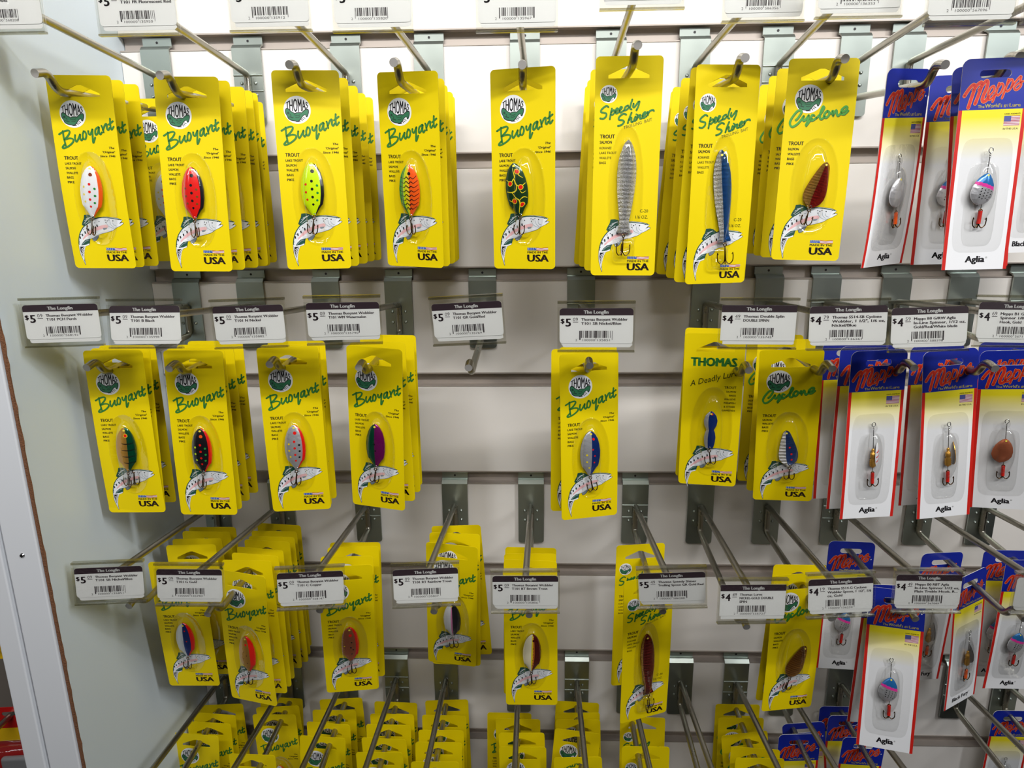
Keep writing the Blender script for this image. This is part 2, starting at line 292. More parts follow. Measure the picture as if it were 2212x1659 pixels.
def fish(mb, du=0, dv=0):
    f = lambda x, y: ((x - 70 - .083 * y) / 33.0 + .3 + du, 92.2 + y / 34.2 + dv)
    T = lambda L: [f(*p) for p in L]
    body = [(1455, 310), (1350, 265), (1200, 242), (1050, 230), (960, 235), (850, 250), (700, 312), (600, 390), (500, 460), (430, 550), (370, 660), (340, 780), (325, 900), (330, 1050), (350, 1180), (400, 1330), (450, 1460), (432, 1330), (430, 1200), (450, 1080), (490, 980), (585, 930), (600, 880), (620, 790), (700, 760), (800, 700), (920, 650), (1050, 620), (1200, 570), (1300, 500), (1400, 450), (1470, 400), (1482, 378), (1440, 372), (1372, 400), (1430, 340)]
    dors = [(520, 180), (620, 172), (720, 200), (800, 262), (700, 322), (600, 400), (500, 470), (445, 430), (475, 340), (508, 270)]
    mb.poly(T(dors), DGREEN, .07)
    for q in ([(500, 400), (640, 250)], [(520, 330), (680, 240)], [(530, 420), (650, 330)], [(560, 280), (700, 230)]): mb.rib(T(q), .3, LGREY, .09)
    bel = [(670, 750), (700, 830), (740, 838), (800, 792), (850, 690)]; mb.rib(T(bel), .35, BLACK, .06); mb.poly(T(bel), MGREY, .07)
    mb.rib(T(body + [body[0]]), .42, BLACK, .06); mb.poly(T(body), LGREY, .09)
    mb.rib(T([(475, 790), (590, 650), (740, 560), (900, 500), (1060, 470)]), 2.6, PINK, .11, (.7, 1.1))
    mb.rib(T([(440, 850), (560, 740), (700, 700), (900, 600), (1150, 540)]), 1.0, WHITE, .12)
    mb.rib(T([(1420, 300), (1200, 262), (1000, 248), (850, 262), (700, 322), (600, 398), (500, 470), (430, 560), (372, 670), (342, 790), (330, 920)]), .6, DGREEN, .12)
    pelv = [(385, 955), (430, 880), (500, 812), (622, 780), (600, 895), (510, 935)]; mb.poly(T(pelv), DGREEN, .13); mb.rib(T([(420, 930), (500, 850), (580, 820)]), .5, MGREY, .15)
    mb.poly(T([(355, 985), (470, 985), (440, 1080), (425, 1200), (432, 1400), (380, 1200), (350, 1080)]), BLACK, .12)
    for i in range(9): y = 1000 + i * 38; mb.rib(T([(372 + i * 5, y + 60), (470 - i * 6, y - 8)]), .38, WHITE, .14)
    mb.rib(T([(350, 972), (480, 965), (590, 930)]), .4, WHITE, .15)
    for x, y in ((600, 560), (510, 628), (435, 688), (375, 757), (705, 503), (822, 455)): mb.poly(T([(x - 20, y - 30), (x + 12, y - 34), (x + 24, y + 24), (x - 4, y + 34)]), BLACK, .14)
    for x, y, r in ((660, 375, .45), (655, 435, .32), (550, 520, .35), (480, 555, .35), (395, 680, .35), (348, 865, .3), (342, 930, .25), (560, 430, .3), (1035, 310, .35), (1085, 328, .42), (1130, 305, .35), (1050, 368, .4), (1225, 328, .45), (880, 345, .4), (760, 378, .3), (1360, 295, .4)):
        a, b = f(x, y); mb.disc(a, b, r, BLACK, .14, 10)
    for q in ([(1060, 390), (1110, 460), (1210, 510), (1300, 500)], [(1150, 350), (1170, 430), (1240, 490)], [(1215, 370), (1240, 430), (1310, 460)]): mb.rib(T(q), .25, MGREY, .14)
    mb.poly(T([(1372, 400), (1430, 340), (1440, 372)]), BLACK, .15)
    mb.poly(T([(960, 510), (1075, 500), (1050, 540), (980, 560)]), MGREY, .15)
def madein(mb, u, v, k=1):
    mb.poly([(u, v), (u + 6.8 * k, v + .1), (u + 6.8 * k, v + 2 * k), (u, v + 2 * k)], BLUE, .07)
    for i in range(9): mb.disc(u + .7 + (i % 5) * 1.35, v + .5 + (i % 2) * .9, .26, WHITE, .09, 5)
    mb.poly([(u + 6.8, v), (u + 11, v + .3), (u + 15.6, v - .1), (u + 15.6, v + 2), (u + 11, v + 2.2), (u + 6.8, v + 2)], WHITE, .06)
    for q in (.15, 1.0, 1.85): mb.rib([(u + 6.8, v + q), (u + 10.5, v + q + .35), (u + 13, v + q + .05), (u + 15.6, v + q)], .42, FLAGRED, .08)
    mb.text('MADE IN THE', u, v + 4.1, 1.55, INK, 15.5, .03); mb.text('USA', u, v + 10.0, 5.2, INK, 15.9, .05)
def species(mb, u, v, L, first=3.0, rest=1.95, dv=3.3, lean=0, two=False):
    mb.text(L[0], u, v, first * .86, INK, 10.2 * first / 3, .035)
    y = v + dv * 1.05
    for i, s in enumerate(L[1:]):
        c = rest if not (two and i == 0) else 2.3
        mb.text(s, u + lean * (i + 1), y, c * .86, INK, len(s) * c * .62, .035 if not two or i == 0 else .015); y += dv * (1.12 if two and i == 0 else 1)
def card_outline(W, H, r, n=6):
    q = []
    for cx, cy, a0 in ((W - r, r, -90), (W - r, H - r, 0), (r, H - r, 90), (r, r, 180)):
        for i in range(n + 1):
            a = math.radians(a0 + 90 * i / n); q.append((cx + r * math.cos(a), cy + r * math.sin(a)))
    return q
def slab(mb, out, hole, t, mf, mback):
    """card with a punched hole: front skin, back skin, edges"""
    tr = tessellate_polygon([[Vector((*p, 0)) for p in out], [Vector((*p, 0)) for p in hole]]); al = out + hole
    mb.add([mb.P(*p, 0) for p in al], [face_front(al, f) for f in tr], mf); mb.add([mb.P(*p, -t) for p in al], [tuple(reversed(face_front(al, f))) for f in tr], mback)
    for L in (out, hole):
        n = len(L); mb.add([mb.P(*p, 0) for p in L] + [mb.P(*p, -t) for p in L], [(i, (i + 1) % n, n + (i + 1) % n, n + i) for i in range(n)], mf)
DELTA = [(9, 14.4), (9, 12.2), (21.4, 6.6), (24.4, 6.6), (37.4, 12.2), (37.4, 14.4)]
def yellow_card(kind):
    W, H = {'b': (46.6, 137.3), 'c': (46.6, 136), 's': (46.6, 150), 'd': (45, 127)}[kind]
    mb = MB(W); slab(mb, card_outline(W, H, 3.0), DELTA, .45, YEL, BACKW)
    if kind == 'd':
        mb.text('THOMAS', 5.5, 25.6, 6.9, GREEN, 34, .07)
        mb.text('A Deadly Lure', 5.5, 42.5, 4.8, OLIVE, 36.5, -.004, rot=.27, shear=.35)
        y = 43.5
        for i, s in enumerate(['TROUT', 'SALMON', 'BASS', 'WALLEYE', 'PANFISH', '& OTHER', 'GAMEFISH']):
            c = 2.5 if i == 0 else 1.7; mb.text(s, 40.3, y, c * .86, INK, len(s) * c * .72, .02, 'R'); y += 3.1
        fish(mb, -.5, -5); madein(mb, 26, 113.5, .95); return mb
    if kind == 's':
        logo(mb, 9.6, 24.6, 6.0)
        f = lambda x, y: ((x - 147 + (y + 447) * .013) / 29.8, (y + 447) / 29.6)
        script(mb, SPD + SHN, f, 1.15, GREEN, .12, shadow=(.12, .22, OLIVE)); mb.disc(*f(1003, 680), .6, GREEN, .1, 8)
        mb.text('TROLLING  BAIT', 20.7, 48, 2.1, OLIVE, 20.5, 0, rot=.27, shear=.15)
        species(mb, 4.2, 54, ['TROUT', 'SALMON', 'KOKANEE', 'LAKE TROUT', 'WALLEYE', 'BASS'], 3.1, 1.95, 3.35, -.0, True)
        mb.text('C-20', 40.2, 105, 2.3, OLIVE, 5.9, .008, 'R'); mb.text('1/6 OZ.', 40.2, 109.3, 2.3, OLIVE, 8.9, .008, 'R')
        fish(mb, 0, 12.5); madein(mb, 26.5, 136.2); return mb
    logo(mb, 16.2 if kind == 'b' else 15.4, 26.4, 9.4)
    if kind == 'b':
        f = lambda x, y: ((x - 165) / 24.6, (y - 130) / 26.3)
        script(mb, BUOY, f, 1.15, GREEN, .12, shadow=(.18, .12, OLIVE))
        for i, s in enumerate(['The', "'Original'", 'Since 1946']): mb.text(s, 43.2, 50.3 + i * 2.9, 1.55, INK, [4.2, 9.2, 11.2][i], .03, 'R', shear=.25)
        species(mb, 5.6, 58, ['TROUT', 'LAKE TROUT', 'SALMON', 'WALLEYE', 'BASS', 'PIKE'])
    else:
        f = lambda x, y: ((x - 190 + (y + 190) * .088) / 26.6 - .4, (y + 190) / 26.3)
        script(mb, CYC, f, 1.35, mat('script_green', (70, 158, 56), .5), .12, shadow=(.25, .35, OLIVE))
        species(mb, 4.4, 57, ['TROUT', 'SALMON', 'WALLEYE', 'BASS', 'PIKE'], lean=0)
    fish(mb, 0, 0); madein(mb, 25.8, 121.8); return mb
def stadium(u, v, hw, r, n=6):
    q = []
    for cx, a0 in ((u + hw, -90), (u - hw, 90)):
        for i in range(n + 1): a = math.radians(a0 + 180 * i / n); q.append((cx + r * math.cos(a), v + r * math.sin(a)))
    return q
def blue_card(word, lw):
    W, H = 42.5, 134.5; mb = MB(W); slab(mb, card_outline(W, H, 5.0)[:7] + [(W, H), (0, H)] + card_outline(W, H, 5.0)[21:], stadium(21, 9.5, 7.5, 2.4), .45, WHITE, BACKW)
    o = card_outline(W, H, 5.0); top = o[21:] + o[:7] + [(W, 31.4), (0, 31.4)]
    hole = stadium(21, 9.5, 7.5, 2.4); tr = tessellate_polygon([[Vector((*p, 0)) for p in top], [Vector((*p, 0)) for p in hole]]); al = top + hole
    mb.add([mb.P(*p, .05) for p in al], [face_front(al, t) for t in tr], NAVY)
    mb.rect(0, 31.4, 2.3, H, RED, .05); mb.rect(W - 2.3, 31.4, W, H, RED, .05); mb.rect(2.3, 31.4, W - 2.3, H - .01, FADE, .05)
    f = lambda x, y: ((x - 196 + (y - 105) * .03) / 27.3, (y - 105 + (x - 196) * .075) / 26.5)
    script(mb, MEP[:3], f, 1.85, mat('script_red', (205, 42, 24), .45), .13, outline=(.5, ORANGE)); script(mb, MEP[3:], f, 1.1, MAT['script_red'], .13, outline=(.45, ORANGE))
    mb.text('The', 11.8, 30.2, 1.9, PYEL, 4.2, .02, rot=.0); mb.text("World's", 16.2, 30.1, 2.4, PYEL, 11, .02); mb.text('#1', 28, 30.1, 1.9, PYEL, 2.8, .02); mb.text('Lure', 31.6, 30.1, 2.3, PYEL, 7, .02)
    mb.disc(40, 17.3, .6, LGREY, .09, 10)
    mb.text('HAND ASSEMBLED', 29.2, 34.9, 1.0, INK, 10, .02); mb.rect(29.2, 35.6, 39.2, 41.8, WHITE, .08)
    for i in range(7): mb.rect(29.2, 35.6 + i * .92, 39.2, 36.15 + i * .92, mat('flag_stripe', (178, 84, 104), .5), .1)
    mb.rect(29.2, 35.6, 33.6, 39.1, mat('flag_canton', (78, 84, 150), .5), .12); mb.text('IN THE U.S.A.', 29.2, 44.2, 1.2, INK, 9.6, .02)
    mb.text(word, 21.2, 129.5, 4.3, BLACK, lw, .05, 'C'); mb.text('\u00ae', 21.6 + lw / 2, 127.2, 1.3, BLACK, 1.4, 0); return mb
# ---------------------------------------------------------------- lures (local: x right, z up, front = -y, origin = centre of the lure)
def interp(tab, t):
    for (a, x), (b, y) in zip(tab, tab[1:]):
        if t <= b: return x + (y - x) * (t - a) / (b - a)
    return tab[-1][1]
SH = {'buoyant': (36.5, [(0, .5), (.02, 1.9), (.08, 4.0), (.18, 6.0), (.3, 7.3), (.45, 8.1), (.6, 8.0), (.72, 7.3), (.80, 6.6), (.815, 5.7), (.9, 3.6), (.96, 2.2), (1, 1.3)], 2.6),
      'cyclone': (31.5, [(0, .6), (.03, 2.0), (.1, 3.1), (.25, 4.6), (.45, 6.3), (.65, 7.4), (.78, 7.3), (.88, 6.0), (.95, 4.1), (1, 1.8)], 2.0),
      'speedy': (64, [(0, .5), (.02, 1.9), (.06, 3.3), (.15, 5.3), (.25, 6.4), (.38, 6.8), (.55, 6.2), (.72, 4.8), (.86, 3.5), (.93, 3.6), (.97, 4.7), (1, 5.0)], 2.2),
      'blade': (20.5, [(0, .5), (.04, 1.9), (.15, 4.0), (.3, 5.8), (.5, 6.9), (.7, 6.9), (.85, 5.4), (.95, 3.1), (1, .6)], 2.2),
      'double': (31, [(0, .8), (.03, 2), (.12, 4.2), (.25, 5.2), (.38, 4.6), (.5, 2.9), (.58, 3.8), (.7, 4.4), (.85, 4.0), (.97, 3.2), (1, 2.6)], 1.8)}
def spoon(shape, base, spots=(), lines=(), hole=True):
    """base: [(s_limit, material)] across the width from left (-1) to right (+1)"""
    L, tab, bulge = SH[shape]; NX, NZ = 22, 46; mb = MB(0)
    y0 = 2.4
    def S(s, t): return s * interp(tab, t)
    def hgt(s, t): return y0 + bulge * (1 - s * s) * math.sin(math.pi * min(max(t * .9 + .06, 0), 1)) ** .8
    def Q(s, t, h=0): return (S(s, t) / 1000, -(hgt(s, t) + h) / 1000, (L / 2 - t * L) / 1000)
    g = [[Q(-1 + 2 * i / NX, j / NZ) for i in range(NX + 1)] for j in range(NZ + 1)]
    vs = [p for r in g for p in r]; W1 = NX + 1
    for i in range(NX):
        s = -1 + (2 * i + 1) / NX; m = base[-1][1]
        for lim, mm in base:
            if s < lim: m = mm; break
        mb.add([vs[j * W1 + i + q] for j in range(NZ + 1) for q in (0, 1)], [(2 * j, 2 * j + 1, 2 * j + 3, 2 * j + 2) for j in range(NZ)], m, True)
    rim = [j * W1 for j in range(NZ + 1)] + [j * W1 + NX for j in range(NZ, -1, -1)]; n = len(rim)   # edge thickness and back skin
    mb.add([vs[i] for i in rim] + [(vs[i][0], vs[i][1] + .0008, vs[i][2]) for i in rim], [(i, (i + 1) % n, n + (i + 1) % n, n + i) for i in range(n)], base[-1][1])
    mb.add([(x, y + .0008, z) for x, y, z in vs], [(j * W1 + i, j * W1 + i + 1, (j + 1) * W1 + i + 1, (j + 1) * W1 + i) for j in range(NZ) for i in range(NX)], CHROME, True)
    for sp in spots:
        s, t, r, m = sp[:4]; lay = .07
        for rr, m2 in ([(r + .45, sp[4])] if len(sp) > 4 else []) + [(r, m)]:
            ring = [(s, t)] + [(s + rr / max(interp(tab, t), .5) * math.cos(a * .5236), t + rr / L * math.sin(a * .5236)) for a in range(12)]
            mb.add([Q(a, b, lay) for a, b in ring], [(0, i + 1, (i + 1) % 12 + 1) for i in range(12)], m2); lay += .05
    for pts, wd, m in lines:
        P = smooth_path(pts, 3); n = len(P); a = []
        for i in range(n):
            p, q = P[max(i - 1, 0)], P[min(i + 1, n - 1)]; wS = max(interp(tab, P[i][1]), .5)
            dx, dz = (q[0] - p[0]) * wS, (q[1] - p[1]) * L; l = math.hypot(dx, dz) or 1; k = wd / 2 * (1 - .6 * abs(2 * i / (n - 1) - 1))
            a += [Q(P[i][0] - dz / l * k / wS, P[i][1] + dx / l * k / L, .1), Q(P[i][0] + dz / l * k / wS, P[i][1] - dx / l * k / L, .1)]
        mb.add(a, [(2 * i, 2 * i + 1, 2 * i + 3, 2 * i + 2) for i in range(n - 1)], m)
    if hole:
        ring = [Q(.0 + .62 / 1.6 * math.cos(a * .5236) * .8, .055 + .8 / L * math.sin(a * .5236), .1) for a in range(12)]
        mb.add(ring, [tuple(range(12))], PYEL)
    return mb
m_ = mat
LW = m_('lure_white', (232, 232, 236), .2, coat=.8); LR = m_('lure_red', (226, 28, 22), .2, coat=.8); LK = m_('lure_black', (24, 22, 26), .2, coat=.8); LCH = m_('lure_chartreuse', (206, 234, 10), .2, coat=.8)
LO = m_('lure_orange', (236, 90, 26), .2, coat=.8); LG = m_('lure_green', (40, 140, 60), .2, coat=.8); LY = m_('lure_yellow', (236, 208, 40), .2, coat=.8); LFG = m_('lure_frog', (32, 66, 34), .2, .3, coat=.8)
LSIL = m_('lure_nickel', (222, 222, 226), .34, .7, bump=(320, .35)); LGOLD = m_('lure_gold', (214, 158, 70), .34, .7, bump=(320, .3)); LCOP = m_('lure_copper', (206, 120, 84), .34, .7, bump=(320, .3))
LBL = m_('lure_blue', (34, 66, 150), .2, .6, coat=.6); LPU = m_('lure_purple', (140, 24, 110), .2, .6, coat=.6); LTG = m_('lure_teal', (16, 92, 62), .2, .6, coat=.6); LBR = m_('lure_maroon', (96, 26, 22), .2, .4, coat=.6)
LCR = m_('lure_cream', (236, 226, 196), .2, coat=.6); LPK = m_('lure_pink', (230, 60, 160), .2, coat=.6); LBB = m_('lure_sky_blue', (40, 120, 190), .22, .3, coat=.6)
SSIL = scaled('scale_silver', (225, 225, 230), .3, .0029); SBLU = scaled('scale_blue', (36, 98, 176), .25, .0029); SRED = scaled('scale_red', (170, 30, 24), .25, .0019); SGLD = scaled('scale_gold', (196, 150, 84), .25, .0019); SDRK = scaled('scale_maroon', (120, 26, 20), .25, .0029); SBRN = scaled('scale_bronze', (150, 96, 30), .3, .0019); SNAV = scaled('scale_navy', (50, 84, 160), .25, .0019)
def dots(c1, c2, c3, eye): return [(.12, .17, 1.35, eye), (0, .36, 1.0, c1), (.02, .51, 1.0, c1), (.03, .66, .95, c1), (.05, .80, .85, c1), (-.55, .42, .85, c2), (-.55, .57, .85, c2), (-.5, .71, .8, c2), (.45, .44, .85, c3), (.47, .58, .85, c3), (.45, .72, .8, c3)]
frogl = [([(-.9, .3), (-.4, .36), (-.1, .3), (.1, .42), (.5, .45), (.9, .40)], .9, LY), ([(.1, .42), (0, .52), (-.4, .55), (-.9, .52)], 1.0, LY), ([(-.4, .55), (-.1, .66), (.2, .72), (.2, .84), (0, .95)], .9, LY), ([(.2, .72), (.6, .66), (.95, .68)], .7, LY),
         ([(-.2, .1), (0, .25), (-.1, .3)], .7, LY), ([(.1, .12), (.5, .25), (.8, .3)], .6, LY), ([(-.1, .66), (-.6, .72), (-.8, .68)], .6, LY), ([(.2, .84), (.6, .82)], .6, LY), ([(.3, .5), (.5, .58), (.85, .55)], .5, LY)]
tiger = [([(-.95, t), (-.4, t + .03), (-.2, t - .01), (.1, t + .035), (.3, t), (.55, t + .03), (.95, t - .03)], .75, LK) for t in [.24 + .085 * i for i in range(8)]]
LURES = {
 'white dotted': lambda: spoon('buoyant', [(.74, LW), (1.1, LO)], dots(LR, LY, LG, m_('eye_brown', (130, 50, 20), .3))),
 'red dotted': lambda: spoon('buoyant', [(.70, LR), (1.1, LK)], dots(LK, m_('dot_brown', (120, 70, 20), .3), m_('dot_brown', (120, 70, 20), .3), LK)),
 'chartreuse dotted': lambda: spoon('buoyant', [(.74, LCH), (1.1, LK)], dots(LK, LR, LG, LK)),
 'green and orange tiger-striped': lambda: spoon('buoyant', [(-.5, LG), (-.25, LCH), (.1, LY), (1.1, LO)], [(.15, .17, 1.2, LK)], tiger),
 'frog-patterned': lambda: spoon('buoyant', [(1.1, LFG)], [(.35, .17, 1.5, LR, LY), (-.5, .38, 1.5, LR, LY), (.45, .47, 1.5, LR, LY), (-.3, .72, 1.5, LR, LY), (.5, .80, 1.4, LR, LY)], frogl),
 'perch-striped gold': lambda: spoon('buoyant', [(.25, LGOLD), (1.1, LTG)], [(.2, .17, 1.2, LR, LY)], [([(-.3, t), (.3, t + .01), (1, t - .02)], .8, LK) for t in (.35, .5, .65, .8)]),
 'black dotted': lambda: spoon('buoyant', [(.74, LK), (1.1, LR)], dots(LR, LCH, LG, LO)),
 'nickel dotted': lambda: spoon('buoyant', [(.72, LSIL), (1.1, LR)], dots(LR, LY, LK, LR)),
 'green and purple': lambda: spoon('buoyant', [(0, LTG), (1.1, LPU)], [(0.0, .45, .8, LK), (.1, .6, .7, LK)]),
 'nickel and blue dotted': lambda: spoon('buoyant', [(.1, LSIL), (1.1, LBL)], [(.35, .17, 1.1, LR), (.2, .4, .7, LR), (.4, .55, .7, LR), (.4, .7, .7, LR), (-.4, .52, .8, LY), (-.4, .68, .8, LY), (-.2, .82, .7, LY)]),
 'nickel, blue and red': lambda: spoon('buoyant', [(-.1, LSIL), (.6, LBL), (1.1, LR)], [(.2, .2, .7, LR), (.25, .5, .6, LR)]),
 'gold dotted': lambda: spoon('buoyant', [(.5, LGOLD), (1.1, LR)], [(.1, .2, 1.1, LR), (-.2, .4, .45, LBR), (.1, .5, .5, LBR), (-.3, .6, .45, LBR), (.1, .72, .5, LBR), (0, .85, .4, LBR)]),
 'copper spotted': lambda: spoon('buoyant', [(.6, LCOP), (1.1, LR)], [(.1, .2, 1.4, LR), (.2, .4, .7, LK), (.1, .55, .8, LK), (.35, .62, .7, LK), (.2, .75, .7, LK), (-.6, .52, .6, LY)], [([(-.98, t), (-.62, t + .012)], .5, LY) for t in (.32, .39, .46, .53, .60, .67, .74)]),
 'white, pink and black': lambda: spoon('buoyant', [(-.1, LW), (.1, m_('lure_rose', (222, 130, 180), .2, coat=.6)), (1.1, LK)], []),
 'cream and brown': lambda: spoon('buoyant', [(-.1, LCR), (.1, LY), (.25, m_('lure_tan', (196, 110, 30), .2, coat=.6)), (1.1, LBR)], [(.12 + .08 * (i % 2), .35 + .08 * i, .4, LK) for i in range(7)] + [(.2, .15, 1.1, LBR)]),
 'silver': lambda: spoon('speedy', [(1.1, SSIL)]), 'silver and blue': lambda: spoon('speedy', [(-.15, SSIL), (1.1, SBLU)]), 'gold and dark red': lambda: spoon('speedy', [(-.7, SGLD), (1.1, SDRK)]),
 'gold and red scaled': lambda: spoon('cyclone', [(-.15, SGLD), (1.1, SRED)]), 'silver and blue scaled': lambda: spoon('cyclone', [(-.3, SSIL), (1.1, SNAV)], [(.2, .45, .8, LR), (.3, .65, .9, LR), (.3, .82, .9, LR)]), 'bronze scaled': lambda: spoon('cyclone', [(1.1, SBRN)]),
 'double blue': lambda: spoon('double', [(-.35, LSIL), (1.1, LBL)], [(.2, .06, 1.0, LR)]),
}
BL = {'silver-bladed': (LSIL, LO, 0), 'rainbow-bladed': ('rb', RED, 0), 'red and white bladed': ('rw', RED, 1), 'gold edge-on': (LGOLD, RED, 2), 'copper-bladed': (LCOP, RED, 0), 'black-bladed': (LK, LO, 2)}
def blade(spec):
    c = spec[0]
    if c == 'rb':
        mb = spoon('blade', [(1.1, LSIL)], [((i % 4 - .8) * .33, .50 + .09 * (i // 4) + .03 * (i % 2), .38, LK) for i in range(16)])
        L, tab, b = SH['blade']; ring = []
        q = spoon('blade', [(1.1, LBB)]); mb2 = MB(0)
        for f, m, s in zip(mb.f, mb.m, mb.sm):
            zs = [mb.v[i][2] for i in f]; z = sum(zs) / len(zs) * 1000; x = sum(mb.v[i][0] for i in f) / len(f) * 1000
            mm = mb.mats[m]
            if mm is LSIL and z > 1.2 - .15 * x: mm = LBB if z > 3.4 - .15 * x else LPK
            mb2.add([mb.v[i] for i in f], [tuple(range(len(f)))], mm, s)
        return mb2
    if c == 'rw': return spoon('blade', [(1.1, LW)], [], [([(-.9, t + .1), (0, t), (.9, t - .08)], 2.0, LR) for t in (.3, .5, .7)])
    return spoon('blade', [(1.1, c)])
def treble(L, r, sp):   # treble hook hanging from its eye at the origin
    mb = MB(0); e = [(.0011 * math.sin(a * .524), 0, -.0011 + .0011 * math.cos(a * .524)) for a in range(13)]
    mb.tube(e, r, HOOK, 8, False)
    for k in range(3):
        a = math.radians(k * 120 + 30); dx, dy = math.cos(a), -math.sin(a) * .30
        pts = [(0, 0, -.002), (dx * .0003, dy * .0003, -L * .6), (dx * sp * .12, dy * sp * .12, -L * .86), (dx * sp * .5, dy * sp * .5, -L), (dx * sp * .92, dy * sp * .92, -L * .86), (dx * sp, dy * sp, -L * .62), (dx * sp * .96, dy * sp * .96, -L * .45)]
        q = []
        for i in range(len(pts) - 1):
            p0, p1, p2, p3 = [pts[max(0, min(len(pts) - 1, i + j))] for j in (-1, 0, 1, 2)]
            for j in range(4):
                t = j / 4; q.append(tuple(.5 * (2 * p1[c] + (p2[c] - p0[c]) * t + (2 * p0[c] - 5 * p1[c] + 4 * p2[c] - p3[c]) * t * t + (3 * p1[c] - p0[c] - 3 * p2[c] + p3[c]) * t ** 3) for c in range(3)))
        mb.tube(q + [pts[-1]], r, HOOK, 7)
        b = pts[-1]; mb.tube([b, (b[0] - dx * .0008, b[1], b[2] - .0014)], r * .6, HOOK, 5)
    return mb.mesh('treble_hook')
def ring_mesh(R=.0013):
    mb = MB(0); mb.tube([(R * math.sin(a * .524), .0001 * a, -R + R * math.cos(a * .524)) for a in range(14)], .0003, CHROME, 7); return mb.mesh('split_ring')
def dome(u, v, rx, rz, h, W, flange=None, n=36, k=7, sq=2.2, mat_=BLIS):
    """clear thermoformed bubble in card coordinates (mm)"""
    mb = MB(W)
    def pt(a, q): c, s = math.cos(a), math.sin(a); e = 2 / sq; return (u + rx * q * math.copysign(abs(c) ** e, c), v + rz * q * math.copysign(abs(s) ** e, s))
    vs = []; rr = [0, .3, .55, .72, .84, .92, .97, 1.0]
    for q in rr:
        for i in range(n): p = pt(6.28319 * i / n, q); vs.append(mb.P(p[0], p[1], .22 + h * max(1 - q ** 5, 0) ** .6))
    fs = [(j * n + i, j * n + (i + 1) % n, (j + 1) * n + (i + 1) % n, (j + 1) * n + i) for j in range(len(rr) - 1) for i in range(n)]
    mb.add(vs, fs, mat_, True)
    if flange:
        fx, fz = flange; ou = []
        for q, hh in ((0, .22), (.9, .22), (.95, .62), (.99, .25), (1, .1)):
            for i in range(n):
                a = 6.28319 * i / n; c, s = math.cos(a), math.sin(a); e = 2 / sq; p0 = pt(a, 1); p1 = (u + fx * math.copysign(abs(c) ** e, c), v + (fz) * math.copysign(abs(s) ** e, s))
                ou.append(mb.P(p0[0] + (p1[0] - p0[0]) * q, p0[1] + (p1[1] - p0[1]) * q, hh))
        mb.add(ou, [(j * n + i, j * n + (i + 1) % n, (j + 1) * n + (i + 1) % n, (j + 1) * n + i) for j in range(4) for i in range(n)], mat_, True)
    return mb
def merge(a, b):
    o = len(a.v); a.v += b.v
    for f, m, s in zip(b.f, b.m, b.sm): a.f.append(tuple(o + i for i in f)); a.m.append(a.mi(b.mats[m])); a.sm.append(s)
    return a
def blue_blister():
    W = 42.5; mb = dome(20.5, 92, 10.5, 27, .9, W, None, sq=5); merge(mb, dome(21, 83, 7.6, 20, 6.0, W)); merge(mb, dome(20.7, 60.2, 3, 3.4, 2.2, W)); merge(mb, dome(21, 86, 16.5, 37, .35, W, sq=7)); return mb
KIND = {  # card mesh builder, centre of lure (u, v), hook eye v, hook size, blister
 'b': (lambda: yellow_card('b'), (24.2, 80.6), 100.5, (.0125, .0046), lambda: dome(24.2, 86, 8.6, 28.5, 6.0, 46.6, (15.5, 34))),
 'c': (lambda: yellow_card('c'), (24.6, 84.0), 101.5, (.0115, .0046), lambda: dome(24.4, 85, 9.4, 28, 5.8, 46.6, (16, 33))),
 's': (lambda: yellow_card('s'), (23.6, 87.5), 123.5, (.0150, .0064), lambda: merge(dome(23.6, 90, 6.6, 37, 5.6, 46.6, (12.5, 45)), dome(23.2, 132, 8.4, 9, 4.4, 46.6, sq=5))),
 'd': (lambda: yellow_card('d'), (22.5, 77.5), 97.0, (.0125, .0048), lambda: dome(23.4, 80, 9.5, 31, 5.8, 45, (16, 38))),
 'm': (lambda: blue_card('Aglia', 12.6), (20.6, 79.5), 96.5, (.0120, .0050), blue_blister),
 'k': (lambda: blue_card('Black Fury', 22), (20.6, 79.5), 96.5, (.0120, .0050), blue_blister)}
KM = {k: v[0]().mesh('backing_card', bend=True) for k, v in KIND.items()}
KB = {k: v[4]().mesh('blister') for k, v in KIND.items()}
LM = {k: f().mesh('spoon_lure') for k, f in LURES.items()}
BM = {k: blade(s).mesh('blade') for k, s in BL.items()}
TM = {k: treble(*v[3], 0) if False else treble(v[3][0], .00036, v[3][1]) for k, v in KIND.items()}
RG = ring_mesh()
def shaft_mesh(bodym):
    mb = MB(0); e = [(.0014 * math.sin(a * .6), -.0026, .0225 + .0017 * math.cos(a * .6)) for a in range(11)]
    mb.tube(e, .0003, CHROME, 7); mb.tube([(0, -.0026, .0208), (0, -.0026, -.016)], .0003, CHROME, 7)
    mb.tube([(.0004 * math.sin(a), -.0026 + .0004 * math.cos(a), .0206 - .00022 * a) for a in range(12)], .0003, CHROME, 6)
    prof = [(0.0075, .0006), (.0065, .0018), (.0045, .0012), (.004, .0024), (.0005, .0028), (-.0005, .0017), (-.0015, .0034), (-.0022, .0027), (-.003, .0036), (-.0038, .0027), (-.0046, .0036), (-.0054, .0027), (-.0062, .0034), (-.0078, .001)]
    n = 14; vs = [(.72 * r * math.cos(6.28319 * i / n), -.0026 + r * .6 * math.sin(6.28319 * i / n), z - .004) for z, r in prof for i in range(n)]
    mb.add(vs, [(j * n + i, j * n + (i + 1) % n, (j + 1) * n + (i + 1) % n, (j + 1) * n + i) for j in range(len(prof) - 1) for i in range(n)], bodym, True); return mb.mesh('spinner_body')
SHAFT = shaft_mesh(LGOLD)
def tube_red(m): mb = MB(0); mb.tube([(0, 0, -.001), (0, 0, -.0095)], .0013, m, 10); return mb.mesh('hook_sleeve')
